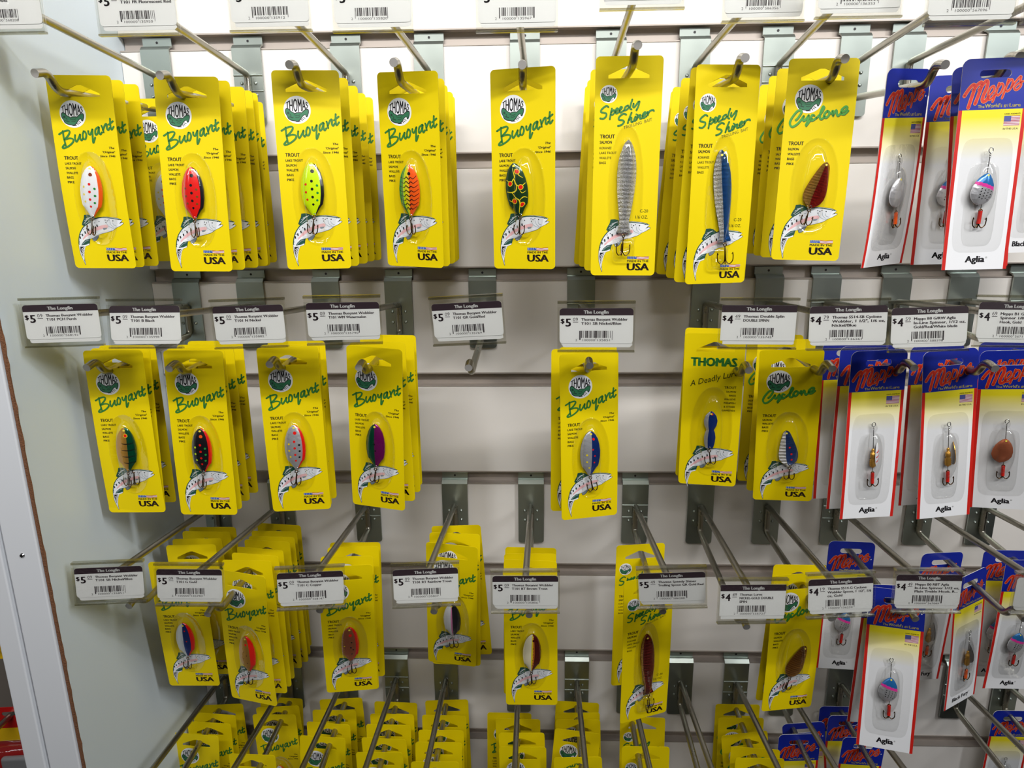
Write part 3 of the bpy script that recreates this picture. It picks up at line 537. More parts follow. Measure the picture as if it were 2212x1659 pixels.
RT = {m.name: tube_red(m) for m in {v[1] for v in BL.values()}}
def package(kind, lure, mtx, label, group, bend=None, rot=0, shift=0):
    cat = 'fishing lure package'
    t = thing('carded_spinner' if kind in 'mk' else 'carded_spoon', label, cat, group, mtx)
    W = {'b': 46.6, 'c': 46.6, 's': 46.6, 'd': 45, 'm': 42.5, 'k': 42.5}[kind]; (cu, cv), hv = KIND[kind][1], KIND[kind][2]
    a, b, c = bend or (0, 0, 0)
    obj('backing_card', bent(KM[kind], 'backing_card', a, b, c) if bend else KM[kind], t)
    obj('blister', bent(KB[kind], 'blister', a, b, c) if bend else KB[kind], t)
    yb = bendy(0, -cv / 1000, a, b, c) if bend else 0
    x = (cu - W / 2 + shift) / 1000
    if kind in 'mk':
        bl = BL[lure]
        s = obj('spinner', SHAFT, t, (x, yb, -cv / 1000), lure + ' spinner'); s.rotation_euler = (0, rot, 0)
        e = obj('blade', BM[lure], s, (-.0015 if bl[2] == 0 else (.0032 if bl[2] == 1 else .0042), -.0016 if bl[2] == 0 else .0, -.0022))
        e.rotation_euler = (0, .16 if bl[2] == 0 else .12, [0, .9, 1.3][bl[2]])
        if bl[2]: e.scale = (.8, .55, .9)
        h = obj('treble_hook', TM[kind], s, (0, -.0028, -.0150)); obj('hook_sleeve', RT[bl[1].name], s, (0, -.0028, -.0150))
        return t
    s = obj('spoon_lure', LM[lure], t, (x, yb, -cv / 1000), lure + ' spoon'); s.rotation_euler = (0, rot, 0)
    L = SH[{'b': 'buoyant', 'c': 'cyclone', 's': 'speedy', 'd': 'double'}[kind]][0] / 1000
    obj('split_ring', RG, s, (0, -.0030, -L / 2 + .0012)); h = obj('treble_hook', TM[kind], s, (0, -.0032, -L / 2 - .0010)); h.rotation_euler = (0, random.uniform(-.25, .2), random.uniform(-.5, .5))
    return t

# ---------------------------------------------------------------- display hooks
def hook_plate(rib):
    mb = MB(0); w = .0129
    prof = [(.0045, -.0012), (.0045, -.0085), (.0005, -.0100), (-.0018, -.0118), (-.0018, -.0735)]; t = .0016
    def wall(P):   # folded sheet: profile (y, z) with thickness
        o = []; n = len(P)
        for i, (y, z) in enumerate(P):
            a = P[max(i - 1, 0)]; b = P[min(i + 1, n - 1)]; d = (b[0] - a[0], b[1] - a[1]); l = math.hypot(*d); o.append((y - d[1] / l * -t, z + d[0] / l * -t))
        return P + o[::-1]
    q = wall(prof); n = len(q); r = .0025
    for x0, x1 in ((-w, w),):
        vs = [(x, y, z) for x in (x0, x1) for y, z in q]; mb.add(vs, [(i, (i + 1) % n, n + (i + 1) % n, n + i) for i in range(n)], PLATE)
        mb.add(vs[:n], [(i, i + 1, n - 2 - i, n - 1 - i) for i in range(len(prof) - 1)], PLATE); mb.add(vs[n:], [(i, i + 1, n - 2 - i, n - 1 - i) for i in range(len(prof) - 1)], PLATE)
    q = [(-w, -.0735), (w, -.0735), (w - .0006, -.0748), (w - .0022, -.0757), (-w + .0022, -.0757), (-w + .0006, -.0748)]   # rounded lower corners
    y0, y1 = -.0018 - t, -.0018; m = len(q)
    mb.add([(x, y0, z) for x, z in q] + [(x, y1, z) for x, z in q], [tuple(range(m)), tuple(range(2 * m - 1, m - 1, -1))] + [(i, (i + 1) % m, m + (i + 1) % m, m + i) for i in range(m)], PLATE)
    if rib:
        for z in (-.034, -.047): mb.tube([(-w, -.0034, z), (w, -.0034, z)], .0009, PLATE, 8)
    vs = [(.0011 * math.cos(a * .524), .0040 - t - .0002 + .0006, -.0048 + .0011 * math.sin(a * .524)) for a in range(12)]
    mb.add([(x, .0028, z) for x, y, z in vs], [tuple(range(12))], BLACK)
    return mb.mesh('back_plate')
PLT = [hook_plate(0), hook_plate(1)]
def rivet_mesh():
    mb = MB(0); n = 12; pr = [(0, .0015), (.0006, .0014), (.0010, .0009), (.0012, 0)]
    vs = [(r * math.cos(6.283 * i / n), -.0034 - d, r * math.sin(6.283 * i / n)) for d, r in pr for i in range(n)]
    mb.add(vs, [(j * n + i, j * n + (i + 1) % n, (j + 1) * n + (i + 1) % n, (j + 1) * n + i) for j in range(3) for i in range(n)] + [tuple(range(3 * n, 4 * n))], PLATE, True); return mb.mesh('rivet')
RV = rivet_mesh(); WR = .00285
def make_hook(i, h, tag, label, group):
    row, x, tx, ty, tz = h; gz = G0 - 2 * PITCH * (row - 1)
    t = thing('display_hook', label, 'display hook', group, Matrix.Translation((x, 0, gz + Z0)))
    obj('back_plate', PLT[i % 3 == 1], t)
    for dx in (-.0062, .0062):
        for dz in (-.0405, -.0505): obj('rivet', RV, t, (dx, 0, dz))
    rz = tz - gz - .0010; dx = tx - x        # straight part of the lower arm, then kink up and out
    mb = MB(0); fx = lambda y: dx * (y / ty)
    zk = -.0625
    y3, y2, y1 = ty + .0020, ty + .0115, ty + .0200
    mb.tube([(0, -.0058, -.034), (0, -.0058, zk + .001), (fx(y1), y1, rz - .0070), (fx(y2), y2, rz + .0040), (fx(ty), ty, rz + .0010)], WR, WIRE, 14, fillet=.006)
    obj('lower_arm', mb.mesh('lower_arm'), t)
    if tag: ex, ey, ez = tag[0] - x, tag[1] + .0058, tag[2] - gz - .017
    else: ex, ey, ez = dx, -.172, -.026
    mb = MB(0); mb.tube([(0, -.0058, -.045), (0, -.0058, -.0335), (ex, ey, ez + .004), (ex, ey - .0005, ez - .010)], WR * .95, WIRE, 14, fillet=.0045)
    obj('upper_arm', mb.mesh('upper_arm'), t)
    return t

# ---------------------------------------------------------------- price tags
BARS = [3, 1, 1, 2, 1, 3, 2, 1, 1, 2, 3, 1, 1, 2, 1, 1, 3, 2, 1, 1, 2, 1, 2, 3, 1, 2, 1, 1, 1, 3, 2, 1, 1, 2, 1, 1]
def price_tag(key, pos, price, lines, code, label, curl=0, square=False):
    x, y, z, a, b, c = pos; W = 52.1; H = 33.9
    t = thing('price_tag', label, 'price tag', None, pose(x, y, z, a, b, c))
    mb = MB(W)
    X = lambda u: (u - W / 2) / 1000
    mb.box(X(0), X(W), .0006, .0012, -H / 1000, 0, SLEEVE)                       # back sheet
    mb.box(X(0), X(W), -.0014, -.0009, -(H - .6) / 1000, -.0035, SLEEVE)          # front window
    mb.box(X(0), X(W), -.0016, .0022, -.0011, .0006, SLIP); mb.box(X(0), X(W), -.0020, .0012, -H / 1000 - .0003, -H / 1000 + .0009, SLIP)
    obj('plastic_sleeve', mb.mesh('plastic_sleeve'), t)
    mb = MB(W); rr = .4 if square else 2.3; u0, v0, u1, v1 = 1.4, 4.3, 50.9, 28.4
    o = [(p[0] + u0 + random.uniform(1, 2), p[1] + v0 + 2.7) for p in card_outline(47.5, 24, rr)]
    bk = obj('old_label', None, t) if False else None
    m2 = MB(W); m2.add([(m2.P(p[0], p[1], .15)) for p in o], [face_front(o, tuple(range(len(o))))], WHITE); m2.add([(m2.P(p[0], p[1], .02)) for p in o], [tuple(reversed(face_front(o, tuple(range(len(o))))))], WHITE)
    obj('old_label', m2.mesh('old_label'), t)
    o = [(p[0] + u0, p[1] + v0) for p in card_outline(u1 - u0, v1 - v0, rr)]
    mb.add([mb.P(*p, .4) for p in o], [face_front(o, tuple(range(len(o))))], WHITE); mb.add([mb.P(*p, .25) for p in o], [tuple(reversed(face_front(o, tuple(range(len(o))))))], WHITE)
    if price is not None:
        band = [p for p in o if p[1] < v0 + 4.6]; band = [(p[0], p[1]) for p in band]
        right = [p for p in band if p[0] > 26]; left = [p for p in band if p[0] <= 26]
        bb = left + right if left and left[0][0] < left[-1][0] else left[::-1] + right
        q = sorted(left, key=lambda p: -p[1]) + sorted(right, key=lambda p: p[1]); q = [(u0, v0 + 4.8)] + q + [(u1, v0 + 4.8)]
        mb.poly(q, BAND, .44)
        mb.text('The Longfin', 26, 7.9, 2.3, WHITE, 16.5, .05, 'C', h=.48)
        mb.text('$', 2.2, 14.4, 3.2, BAND, 2.5, .04, h=.45); mb.text(price[0], 5.5, 16.6, 5.6, BAND, 3.6, .035, h=.45)
        mb.text(price[1], 10.4, 13.0, 2.5, BAND, 3.5, .0, h=.45); mb.rect(10.4, 13.5, 14, 13.85, BAND, .45)
        for i, s in enumerate(lines): mb.text(s, 16, 12.7 + i * 2.75, 1.85, BAND, min(len(s) * 1.42, 33.5), .035, h=.45)
        vb = 19.6 if len(lines) < 3 else 20.4
        u = 14.8; j = sum(ord(q) for q in code) % 17
        for k in range(24):
            wd = BARS[(k + j) % 36] * .30; ht = 6.3 if k in (0, 23) else 4.9
            mb.rect(u, vb, u + wd, vb + ht, GREYINK, .45); u += wd + BARS[(k * 5 + j + 3) % 36] * .28
            if u > 37.5: break
        mb.rect(26, vb, 26.3, vb + 6.1, GREYINK, .45)
        mb.text('2', 12.2, vb + 7.1, 1.6, GREYINK, 1.2, 0, h=.45); mb.text('100000', 17, vb + 7.1, 1.5, GREYINK, 8.6, 0, h=.45); mb.text(code, 27, vb + 7.1, 1.5, GREYINK, 8.6, 0, h=.45)
    if curl:
        for i, v in enumerate(mb.v):   # label bowed inside its sleeve
            mb.v[i] = (v[0], v[1] - .0004, v[2] - curl * max(0, -(v[0] + .006)) ** 2 * (1 if v[2] > -.02 else .3) * 12)
    obj('paper_label', mb.mesh('paper_label'), t)
    return t
HOOKS = [
  (1, -0.3342, -0.3376, -0.1553, 0.1002),
  (1, -0.2527, -0.2524, -0.1544, 0.0976),
  (1, -0.1655, -0.163, -0.1561, 0.1023),
  (1, -0.0923, -0.0933, -0.1562, 0.1025),
  (1, -0.0085, -0.0083, -0.1552, 0.0999),
  (1, 0.0659, 0.0666, -0.1592, 0.1095),
  (1, 0.1376, 0.1367, -0.1558, 0.1014),
  (1, 0.2085, 0.201, -0.1552, 0.0999),
  (1, 0.273, 0.2659, -0.1537, 0.0956),
  (1, 0.318, 0.3114, -0.155, 0.0994),
  (1, 0.3948, 0.3948, -0.1552, 0.0998),
  (2, -0.3327, -0.3352, -0.1552, -0.1036),
  (2, -0.2708, -0.2724, -0.1556, -0.1044),
  (2, -0.1986, -0.1968, -0.1545, -0.1017),
  (2, -0.1292, -0.13, -0.1554, -0.1041),
  (2, -0.0497, -0.0489, -0.1555, -0.1043),
  (2, 0.0429, 0.0396, -0.155, -0.103),
  (2, 0.1586, 0.154, -0.1563, -0.1064),
  (2, 0.2166, 0.2133, -0.156, -0.1056),
  (2, 0.2687, 0.271, -0.1558, -0.1051),
  (2, 0.3323, 0.3275, -0.1561, -0.1058),
  (2, 0.3925, 0.3925, -0.1552, -0.1034),
  (2, 0.4486, 0.4486, -0.1552, -0.1034),
  (3, -0.3285, -0.3342, -0.1529, -0.3046),
  (3, -0.2603, -0.2668, -0.1574, -0.3086),
  (3, -0.1716, -0.1754, -0.1545, -0.306),
  (3, -0.0818, -0.0822, -0.1544, -0.3059),
  (3, -0.0046, -0.0053, -0.156, -0.3073),
  (3, 0.1002, 0.1015, -0.153, -0.3047),
  (3, 0.1655, 0.1656, -0.1615, -0.312),
  (3, 0.2317, 0.2333, -0.1561, -0.3074),
  (3, 0.2997, 0.2982, -0.1558, -0.3072),
  (3, 0.3819, 0.3819, -0.1552, -0.3066),
  (3, 0.443, 0.443, -0.1552, -0.3066),
  (4, -0.3424, -0.3424, -0.1552, -0.5098),
  (4, -0.2696, -0.2696, -0.1552, -0.5098),
  (4, -0.2086, -0.2086, -0.1552, -0.5098),
  (4, -0.152, -0.152, -0.1552, -0.5098),
  (4, -0.0978, -0.0978, -0.1552, -0.5098),
  (4, -0.0188, -0.0188, -0.1552, -0.5098),
  (4, 0.0442, 0.0442, -0.1552, -0.5098),
  (4, 0.1007, 0.1007, -0.1552, -0.5098),
  (4, 0.1555, 0.1555, -0.1552, -0.5098),
  (4, 0.2143, 0.2143, -0.1552, -0.5098),
  (4, 0.265, 0.265, -0.1552, -0.5098),
  (4, 0.3246, 0.3246, -0.1552, -0.5098),
  (4, 0.4465, 0.4465, -0.1552, -0.5098),
  (4, 0.4979, 0.4979, -0.1552, -0.5098),
]
CARDS = [
  (0, 'b', -0.3286, -0.1238, 0.105, 0.0074, 0.0427, 0.0153),
  (0, 'b', -0.3294, -0.1079, 0.105, 0.0, 0.0571, 0.0175),
  (0, 'b', -0.327, -0.0912, 0.105, 0.0, 0.0233, 0.0175),
  (0, 'b', -0.3276, -0.0288, 0.105, 0.0, 0.0158, 0.0),
  (0, 'b', -0.3328, -0.0158, 0.105, 0.0, 0.0197, 0.0175),
  (1, 'b', -0.2495, -0.1244, 0.1026, -0.0579, 0.0237, 0.0134),
  (1, 'b', -0.2476, -0.1104, 0.1026, 0.0, 0.011, 0.0175),
  (1, 'b', -0.2463, -0.087, 0.1026, 0.0, -0.0144, 0.0175),
  (1, 'b', -0.2473, -0.0708, 0.1026, 0.0, 0.0295, 0.0),
  (1, 'b', -0.2464, -0.0623, 0.1026, 0.0, 0.0129, 0.0175),
  (1, 'b', -0.2594, -0.0186, 0.1026, 0.0, 0.001, 0.0),
  (2, 'b', -0.1611, -0.1306, 0.1041, -0.0546, 0.1129, -0.0054),
  (2, 'b', -0.1616, -0.1046, 0.1041, 0.0, 0.0761, 0.0),
  (2, 'b', -0.1621, -0.0739, 0.1041, 0.0, 0.0327, 0.0),
  (2, 'b', -0.1636, -0.0439, 0.1041, 0.0, 0.0862, 0.0),
  (2, 'b', -0.1621, -0.0233, 0.1041, 0.0, 0.036, 0.0),
  (3, 'b', -0.0901, -0.1256, 0.1031, 0.0953, -0.2451, 0.0375),
  (3, 'b', -0.0902, -0.0977, 0.1031, 0.0, -0.1101, 0.0),
  (3, 'b', -0.0912, -0.0706, 0.1031, 0.0, -0.1379, -0.0175),
  (3, 'b', -0.0902, -0.0446, 0.1031, 0.0, -0.1077, 0.0),
  (3, 'b', -0.0908, -0.025, 0.1031, 0.0, -0.1474, 0.0),
  (4, 'b', -0.0086, -0.133, 0.1026, 0.0173, -0.2327, 0.0015),
  (4, 'b', -0.0084, -0.1138, 0.1026, 0.0, -0.1324, 0.0),
  (4, 'b', -0.0082, -0.0957, 0.1026, 0.0, -0.1348, 0.0087),
  (4, 'b', -0.0083, -0.0738, 0.1026, 0.0, -0.0939, -0.0087),
  (5, 's', 0.0657, -0.1275, 0.1101, -0.0281, -0.0375, 0.0086),
  (5, 's', 0.0654, -0.0855, 0.1101, 0.0, -0.0512, 0.0175),
  (5, 's', 0.066, -0.0451, 0.1101, 0.0, -0.0259, 0.0349),
  (5, 's', 0.0661, -0.018, 0.1101, 0.0, -0.0307, 0.0524),
  (6, 's', 0.1334, -0.1297, 0.103, 0.02, 0.1718, -0.0126),
  (6, 's', 0.1331, -0.1178, 0.103, 0.0, 0.0684, 0.0349),
  (6, 's', 0.134, -0.0823, 0.103, 0.0, 0.0409, 0.0349),
  (6, 's', 0.1348, -0.0442, 0.103, 0.0, 0.1062, 0.0524),
  (6, 's', 0.1369, -0.0258, 0.103, 0.0, 0.1081, 0.0698),
  (7, 'c', 0.1984, -0.1285, 0.1061, -0.0592, -0.0841, 0.0268),
  (7, 'c', 0.201, -0.0966, 0.1061, 0.0, -0.0123, 0.0175),
  (7, 'c', 0.2037, -0.0709, 0.1061, 0.0, -0.0251, 0.0175),
  (7, 'c', 0.2078, -0.0368, 0.1061, 0.0, -0.0541, 0.0175),
  (8, 'm', 0.2572, -0.1276, 0.0987, 0.0334, 0.4396, -0.0601),
  (9, 'm', 0.2982, -0.1544, 0.099, 0.0, -0.0249, -0.0175),
  (9, 'm', 0.3042, -0.1341, 0.099, -0.0568, -0.0917, -0.0565),
  (9, 'm', 0.3072, -0.1025, 0.099, 0.0, -0.0498, -0.0175),
  (10, 'm', 0.3931, -0.0701, 0.1057, 0.0, -0.0135, -0.0175),
  (10, 'm', 0.3992, -0.0471, 0.1057, 0.0, 0.0031, -0.0349),
  (11, 'b', -0.3305, -0.1294, -0.0951, 0.0, 0.0318, 0.0),
  (11, 'b', -0.3296, -0.1209, -0.0951, -0.0529, 0.0461, 0.0103),
  (11, 'b', -0.3322, -0.1074, -0.0951, 0.0, 0.0025, 0.0),
  (12, 'b', -0.2672, -0.1282, -0.0957, -0.0257, 0.0245, 0.0135),
  (12, 'b', -0.2696, -0.1197, -0.0957, 0.0, 0.0092, 0.0),
  (12, 'b', -0.2701, -0.1028, -0.0957, 0.0, 0.0219, 0.0),
  (12, 'b', -0.2699, -0.0852, -0.0957, 0.0, 0.0251, 0.0),
  (13, 'b', -0.1925, -0.128, -0.093, -0.0145, 0.1342, -0.0019),
  (13, 'b', -0.1936, -0.1192, -0.093, 0.0, 0.0392, 0.0),
  (13, 'b', -0.1941, -0.1032, -0.093, 0.0, 0.0397, 0.0),
  (14, 'b', -0.1253, -0.1254, -0.0943, 0.0279, -0.1905, 0.05),
  (14, 'b', -0.1281, -0.1032, -0.0943, 0.0, -0.083, -0.0175),
  (14, 'b', -0.1245, -0.0832, -0.0943, 0.0, -0.0923, 0.0),
  (14, 'b', -0.1256, -0.0672, -0.0943, 0.0, -0.0957, 0.0),
  (16, 'b', 0.0411, -0.1291, -0.0983, 0.005, 0.1995, -0.0239),
  (16, 'b', 0.0359, -0.1135, -0.0983, 0.0, 0.0414, 0.0),
  (16, 'b', 0.0423, -0.1023, -0.0983, 0.0, 0.0879, -0.0175),
  (17, 'd', 0.1376, -0.1228, -0.0851, 0.0607, -0.1799, -0.0073),
  (17, 'd', 0.1414, -0.1057, -0.0851, 0.0, -0.1092, 0.0),
  (17, 'd', 0.1432, -0.0972, -0.0851, 0.0, -0.1015, 0.0175),
  (18, 'c', 0.1966, -0.1216, -0.098, 0.1548, -0.1863, -0.0518),
  (18, 'c', 0.2098, -0.0745, -0.098, 0.0, -0.0796, 0.0),
  (18, 'c', 0.2083, -0.0517, -0.098, 0.0, -0.0991, 0.0),
  (19, 'm', 0.2558, -0.1358, -0.0959, -0.0384, 0.0684, -0.037),
  (19, 'm', 0.2558, -0.1175, -0.0959, 0.0, 0.0517, -0.0175),
  (19, 'm', 0.2514, -0.0966, -0.0959, 0.0, 0.0326, -0.0349),
  (20, 'm', 0.3127, -0.127, -0.0974, -0.0119, 0.0729, -0.0755),
  (20, 'm', 0.315, -0.106, -0.0974, 0.0, 0.0611, -0.0524),
  (21, 'm', 0.3655, -0.1173, -0.0999, 0.1096, -0.336, -0.0895),
  (21, 'm', 0.387, -0.0796, -0.0999, 0.0, -0.1786, -0.0524),
  (23, 'b', -0.3159, -0.1105, -0.2878, 0.1026, 0.0643, 0.0391),
  (23, 'b', -0.3185, -0.0778, -0.2878, 0.0, 0.045, 0.0),
  (23, 'b', -0.3189, -0.0653, -0.2878, 0.0, 0.0218, 0.0),
  (23, 'b', -0.317, -0.0506, -0.2878, 0.0, 0.0238, 0.0175),
  (23, 'b', -0.316, -0.0409, -0.2878, 0.0, 0.0183, -0.0175),
  (24, 'b', -0.2553, -0.1162, -0.2942, 0.0375, -0.1856, 0.0514),
  (24, 'b', -0.2601, -0.0941, -0.2942, 0.0, -0.0758, 0.0),
  (24, 'b', -0.2569, -0.083, -0.2942, 0.0, -0.1095, 0.0),
  (24, 'b', -0.2569, -0.0716, -0.2942, 0.0, -0.1064, 0.0),
  (24, 'b', -0.2564, -0.0561, -0.2942, 0.0, -0.1079, 0.0175),
  (24, 'b', -0.2554, -0.0476, -0.2942, 0.0, -0.0883, -0.0175),
  (24, 'b', -0.2574, -0.0358, -0.2942, 0.0, -0.0943, 0.0),
  (24, 'b', -0.2583, -0.0202, -0.2942, 0.0, -0.1058, 0.0),
  (25, 'b', -0.1653, -0.1123, -0.2889, 0.0997, 0.1724, 0.0252),
  (25, 'b', -0.1682, -0.0952, -0.2889, 0.0, 0.0828, 0.0),
  (25, 'b', -0.1674, -0.0773, -0.2889, 0.0, 0.1025, 0.0),
  (25, 'b', -0.1677, -0.0688, -0.2889, 0.0, 0.0974, 0.0175),
  (26, 'b', -0.0737, -0.0968, -0.2761, 0.138, -0.0971, 0.0608),
  (26, 'b', -0.0738, -0.0747, -0.2761, 0.0, -0.0577, 0.0),
  (26, 'b', -0.0746, -0.0587, -0.2761, 0.0, -0.059, -0.0436),
  (27, 'b', -0.0049, -0.1137, -0.2887, 0.0002, -0.0011, -0.0081),
  (27, 'b', -0.0047, -0.1003, -0.2887, 0.0, -0.0187, 0.0),
  (27, 'b', -0.0049, -0.0883, -0.2887, 0.0, 0.002, 0.0175),
  (27, 'b', -0.0045, -0.0769, -0.2887, 0.0, -0.0149, 0.0262),
  (28, 's', 0.0959, -0.1178, -0.2938, 0.0589, 0.3169, -0.0392),
  (28, 's', 0.098, -0.0591, -0.2938, 0.0, 0.167, 0.0175),
  (30, 'c', 0.2229, -0.115, -0.2914, 0.0022, 0.1423, -0.0117),
  (30, 'c', 0.2287, -0.0999, -0.2914, 0.0, 0.0879, 0.0175),
  (31, 'm', 0.2969, -0.1294, -0.2972, -0.1686, -0.2081, 0.0205),
  (31, 'm', 0.2971, -0.12, -0.2984, 0.0, -0.0589, 0.0175),
  (31, 'm', 0.2999, -0.0419, -0.2984, -0.0404, -0.0833, -0.0001),
  (32, 'k', 0.3763, -0.0967, -0.3001, -0.0134, 0.4542, -0.1013),
  (32, 'k', 0.3744, -0.0593, -0.3001, 0.0, 0.2027, 0.0524),
  (33, 'm', 0.4446, -0.071, -0.3007, 0.0, 0.0, 0.0),
  (33, 'm', 0.4372, -0.0526, -0.3007, 0.0, -0.0145, 0.0),
  (34, 'b', -0.3456, -0.0672, -0.5039, 0.0, -0.0028, 0.0698),
  (34, 'b', -0.34, -0.0507, -0.5039, 0.0, -0.0159, 0.0175),
  (34, 'b', -0.3403, -0.0379, -0.5039, 0.0, -0.0052, 0.0524),
  (34, 'b', -0.3397, -0.024, -0.5039, 0.0, 0.0535, 0.0),
  (35, 'b', -0.2775, -0.0922, -0.5039, 0.0, -0.0297, 0.0),
  (35, 'b', -0.2767, -0.0376, -0.5039, 0.0, -0.0214, 0.0),
  (35, 'b', -0.2776, -0.0257, -0.5039, 0.0, 0.0173, -0.0349),
  (35, 'b', -0.2781, -0.012, -0.5039, 0.0, -0.0086, 0.0349),
  (36, 'b', -0.2153, -0.0678, -0.5039, 0.0, -0.0026, 0.0524),
  (36, 'b', -0.2151, -0.0489, -0.5039, 0.0, -0.0247, 0.0),
  (36, 'b', -0.2145, -0.0299, -0.5039, 0.0, 0.0208, 0.0175),
  (36, 'b', -0.2126, -0.0122, -0.5039, 0.0, 0.0346, 0.0),
  (37, 'b', -0.1533, -0.0868, -0.5039, 0.0, -0.0102, -0.0175),
  (37, 'b', -0.153, -0.0687, -0.5039, 0.0, -0.0406, -0.0175),
  (37, 'b', -0.1523, -0.0496, -0.5039, 0.0, -0.0204, 0.0),
  (37, 'b', -0.1518, -0.0344, -0.5039, 0.0, 0.013, 0.0),
  (37, 'b', -0.1514, -0.0164, -0.5039, 0.0, -0.0118, 0.0),
  (38, 'b', -0.0971, -0.0973, -0.5039, 0.0, -0.0026, -0.0175),
  (38, 'b', -0.0969, -0.0726, -0.5039, 0.0, 0.0089, 0.0175),
  (38, 'b', -0.0968, -0.0563, -0.5039, 0.0, 0.0398, 0.0),
  (38, 'b', -0.0964, -0.0351, -0.5039, 0.0, -0.0019, -0.0087),
  (38, 'b', -0.0968, -0.012, -0.5039, 0.0, -0.0064, 0.0),
  (39, 'b', -0.0132, -0.0766, -0.5039, 0.0, -0.0004, -0.0087),
  (39, 'b', -0.0148, -0.058, -0.5039, 0.0, 0.0154, -0.0349),
  (39, 'b', -0.0188, -0.0385, -0.5039, 0.0, 0.0229, 0.0),
  (39, 'b', -0.028, -0.03, -0.5039, 0.0, 0.0078, 0.0),
  (40, 'b', 0.0401, -0.0885, -0.5039, 0.0, -0.0117, -0.0524),
  (40, 'b', 0.0425, -0.0543, -0.5039, 0.0, -0.0092, 0.0349),
  (40, 'b', 0.0433, -0.0383, -0.5039, 0.0, -0.007, -0.0175),
  (40, 'b', 0.0438, -0.0283, -0.5039, 0.0, 0.0218, 0.0),
  (40, 'b', 0.0448, -0.012, -0.5039, 0.0, 0.0079, 0.0175),
  (41, 's', 0.108, -0.0735, -0.5039, 0.0, -0.0095, -0.0087),
  (41, 's', 0.1111, -0.0334, -0.5039, 0.0, -0.013, 0.0175),
  (43, 'c', 0.2151, -0.0857, -0.5039, 0.0, -0.0034, 0.0),
  (43, 'c', 0.2147, -0.0731, -0.5039, 0.0, -0.0537, -0.0524),
  (43, 'c', 0.2096, -0.0537, -0.5039, 0.0, 0.0112, -0.1571),
  (43, 'c', 0.213, -0.032, -0.5039, 0.0, 0.0219, -0.0698),
  (43, 'c', 0.2154, -0.012, -0.5039, 0.0, -0.0055, 0.0087),
  (44, 'm', 0.2652, -0.0535, -0.5039, 0.0, 0.0562, 0.0),
  (44, 'm', 0.2745, -0.0377, -0.5039, 0.0, 0.006, -0.1047),
  (45, 'm', 0.3273, -0.0576, -0.5039, 0.0, 0.0027, 0.0524),
  (45, 'm', 0.3262, -0.0262, -0.5039, 0.0, -0.004, 0.0),
  (45, 'm', 0.3229, -0.0127, -0.5039, 0.0, 0.0213, 0.0),
  (46, 'm', 0.5011, -0.0155, -0.5039, 0.0, 0.0221, 0.0175),
]
TAGS = {
  '1.0': (-0.3367, -0.1762, 0.153, 0, 0, 0),
  '1.1': (-0.251, -0.1747, 0.151, 0, 0, 0),
  '1.2': (-0.1661, -0.1753, 0.1515, 0, 0, 0),
  '1.3': (-0.1036, -0.1648, 0.1527, 0, 0, 0),
  '1.4': (-0.0114, -0.165, 0.151, 0, 0, 0),
  '1.5': (0.066, -0.1746, 0.1597, 0, 0, 0),
  '1.6': (0.1456, -0.1568, 0.156, 0, 0, 0),
  '1.7': (0.1975, -0.1752, 0.1524, 0, 0, 0),
  '1.8': (0.2552, -0.1915, 0.1432, 0, 0, 0),
  '1.9': (0.3212, -0.1761, 0.1472, 0, 0, 0),
  '2.1': (-0.3331, -0.175, -0.0493, -0.0358, 0.1489, -0.0041),
  '2.10': (0.32, -0.177, -0.0517, -0.0906, 0.0119, 0.0216),
  '2.2': (-0.2731, -0.174, -0.0508, -0.1288, 0.0214, 0.0022),
  '2.3': (-0.2002, -0.1746, -0.051, -0.0145, 0.0149, -0.0248),
  '2.4': (-0.1328, -0.1764, -0.049, 0.0844, 0.1401, 0.0052),
  '2.5': (-0.0482, -0.1717, -0.0501, 0.0485, -0.1023, -0.0576),
  '2.6': (0.0411, -0.1812, -0.0534, -0.0023, -0.0577, -0.005),
  '2.7': (0.1506, -0.1784, -0.0523, -0.0113, -0.0274, 0.0038),
  '2.8': (0.2102, -0.1764, -0.0533, -0.0574, -0.1002, -0.0288),
  '2.9': (0.2628, -0.1781, -0.0542, -0.0891, -0.0152, -0.0304),
  '3.1': (-0.3292, -0.1757, -0.2517, -0.0654, 0.1518, 0.0259),
  '3.2': (-0.267, -0.1737, -0.2541, -0.0854, 0.0764, 0.0416),
  '3.3': (-0.1722, -0.176, -0.2543, -0.0922, 0.1213, 0.0069),
  '3.4': (-0.0843, -0.1729, -0.2524, -0.1475, 0.0637, -0.0173),
  '3.5': (-0.008, -0.1769, -0.2555, -0.0728, 0.02, -0.0012),
  '3.6': (0.1014, -0.1747, -0.2533, 0.0173, -0.0491, -0.0701),
  '3.7': (0.1609, -0.1816, -0.2585, -0.1126, 0.0888, 0.0325),
  '3.8': (0.2258, -0.1768, -0.2554, -0.1413, 0.0957, -0.0048),
  '3.9': (0.2923, -0.1732, -0.254, -0.0903, 0.0542, 0.0282),
}
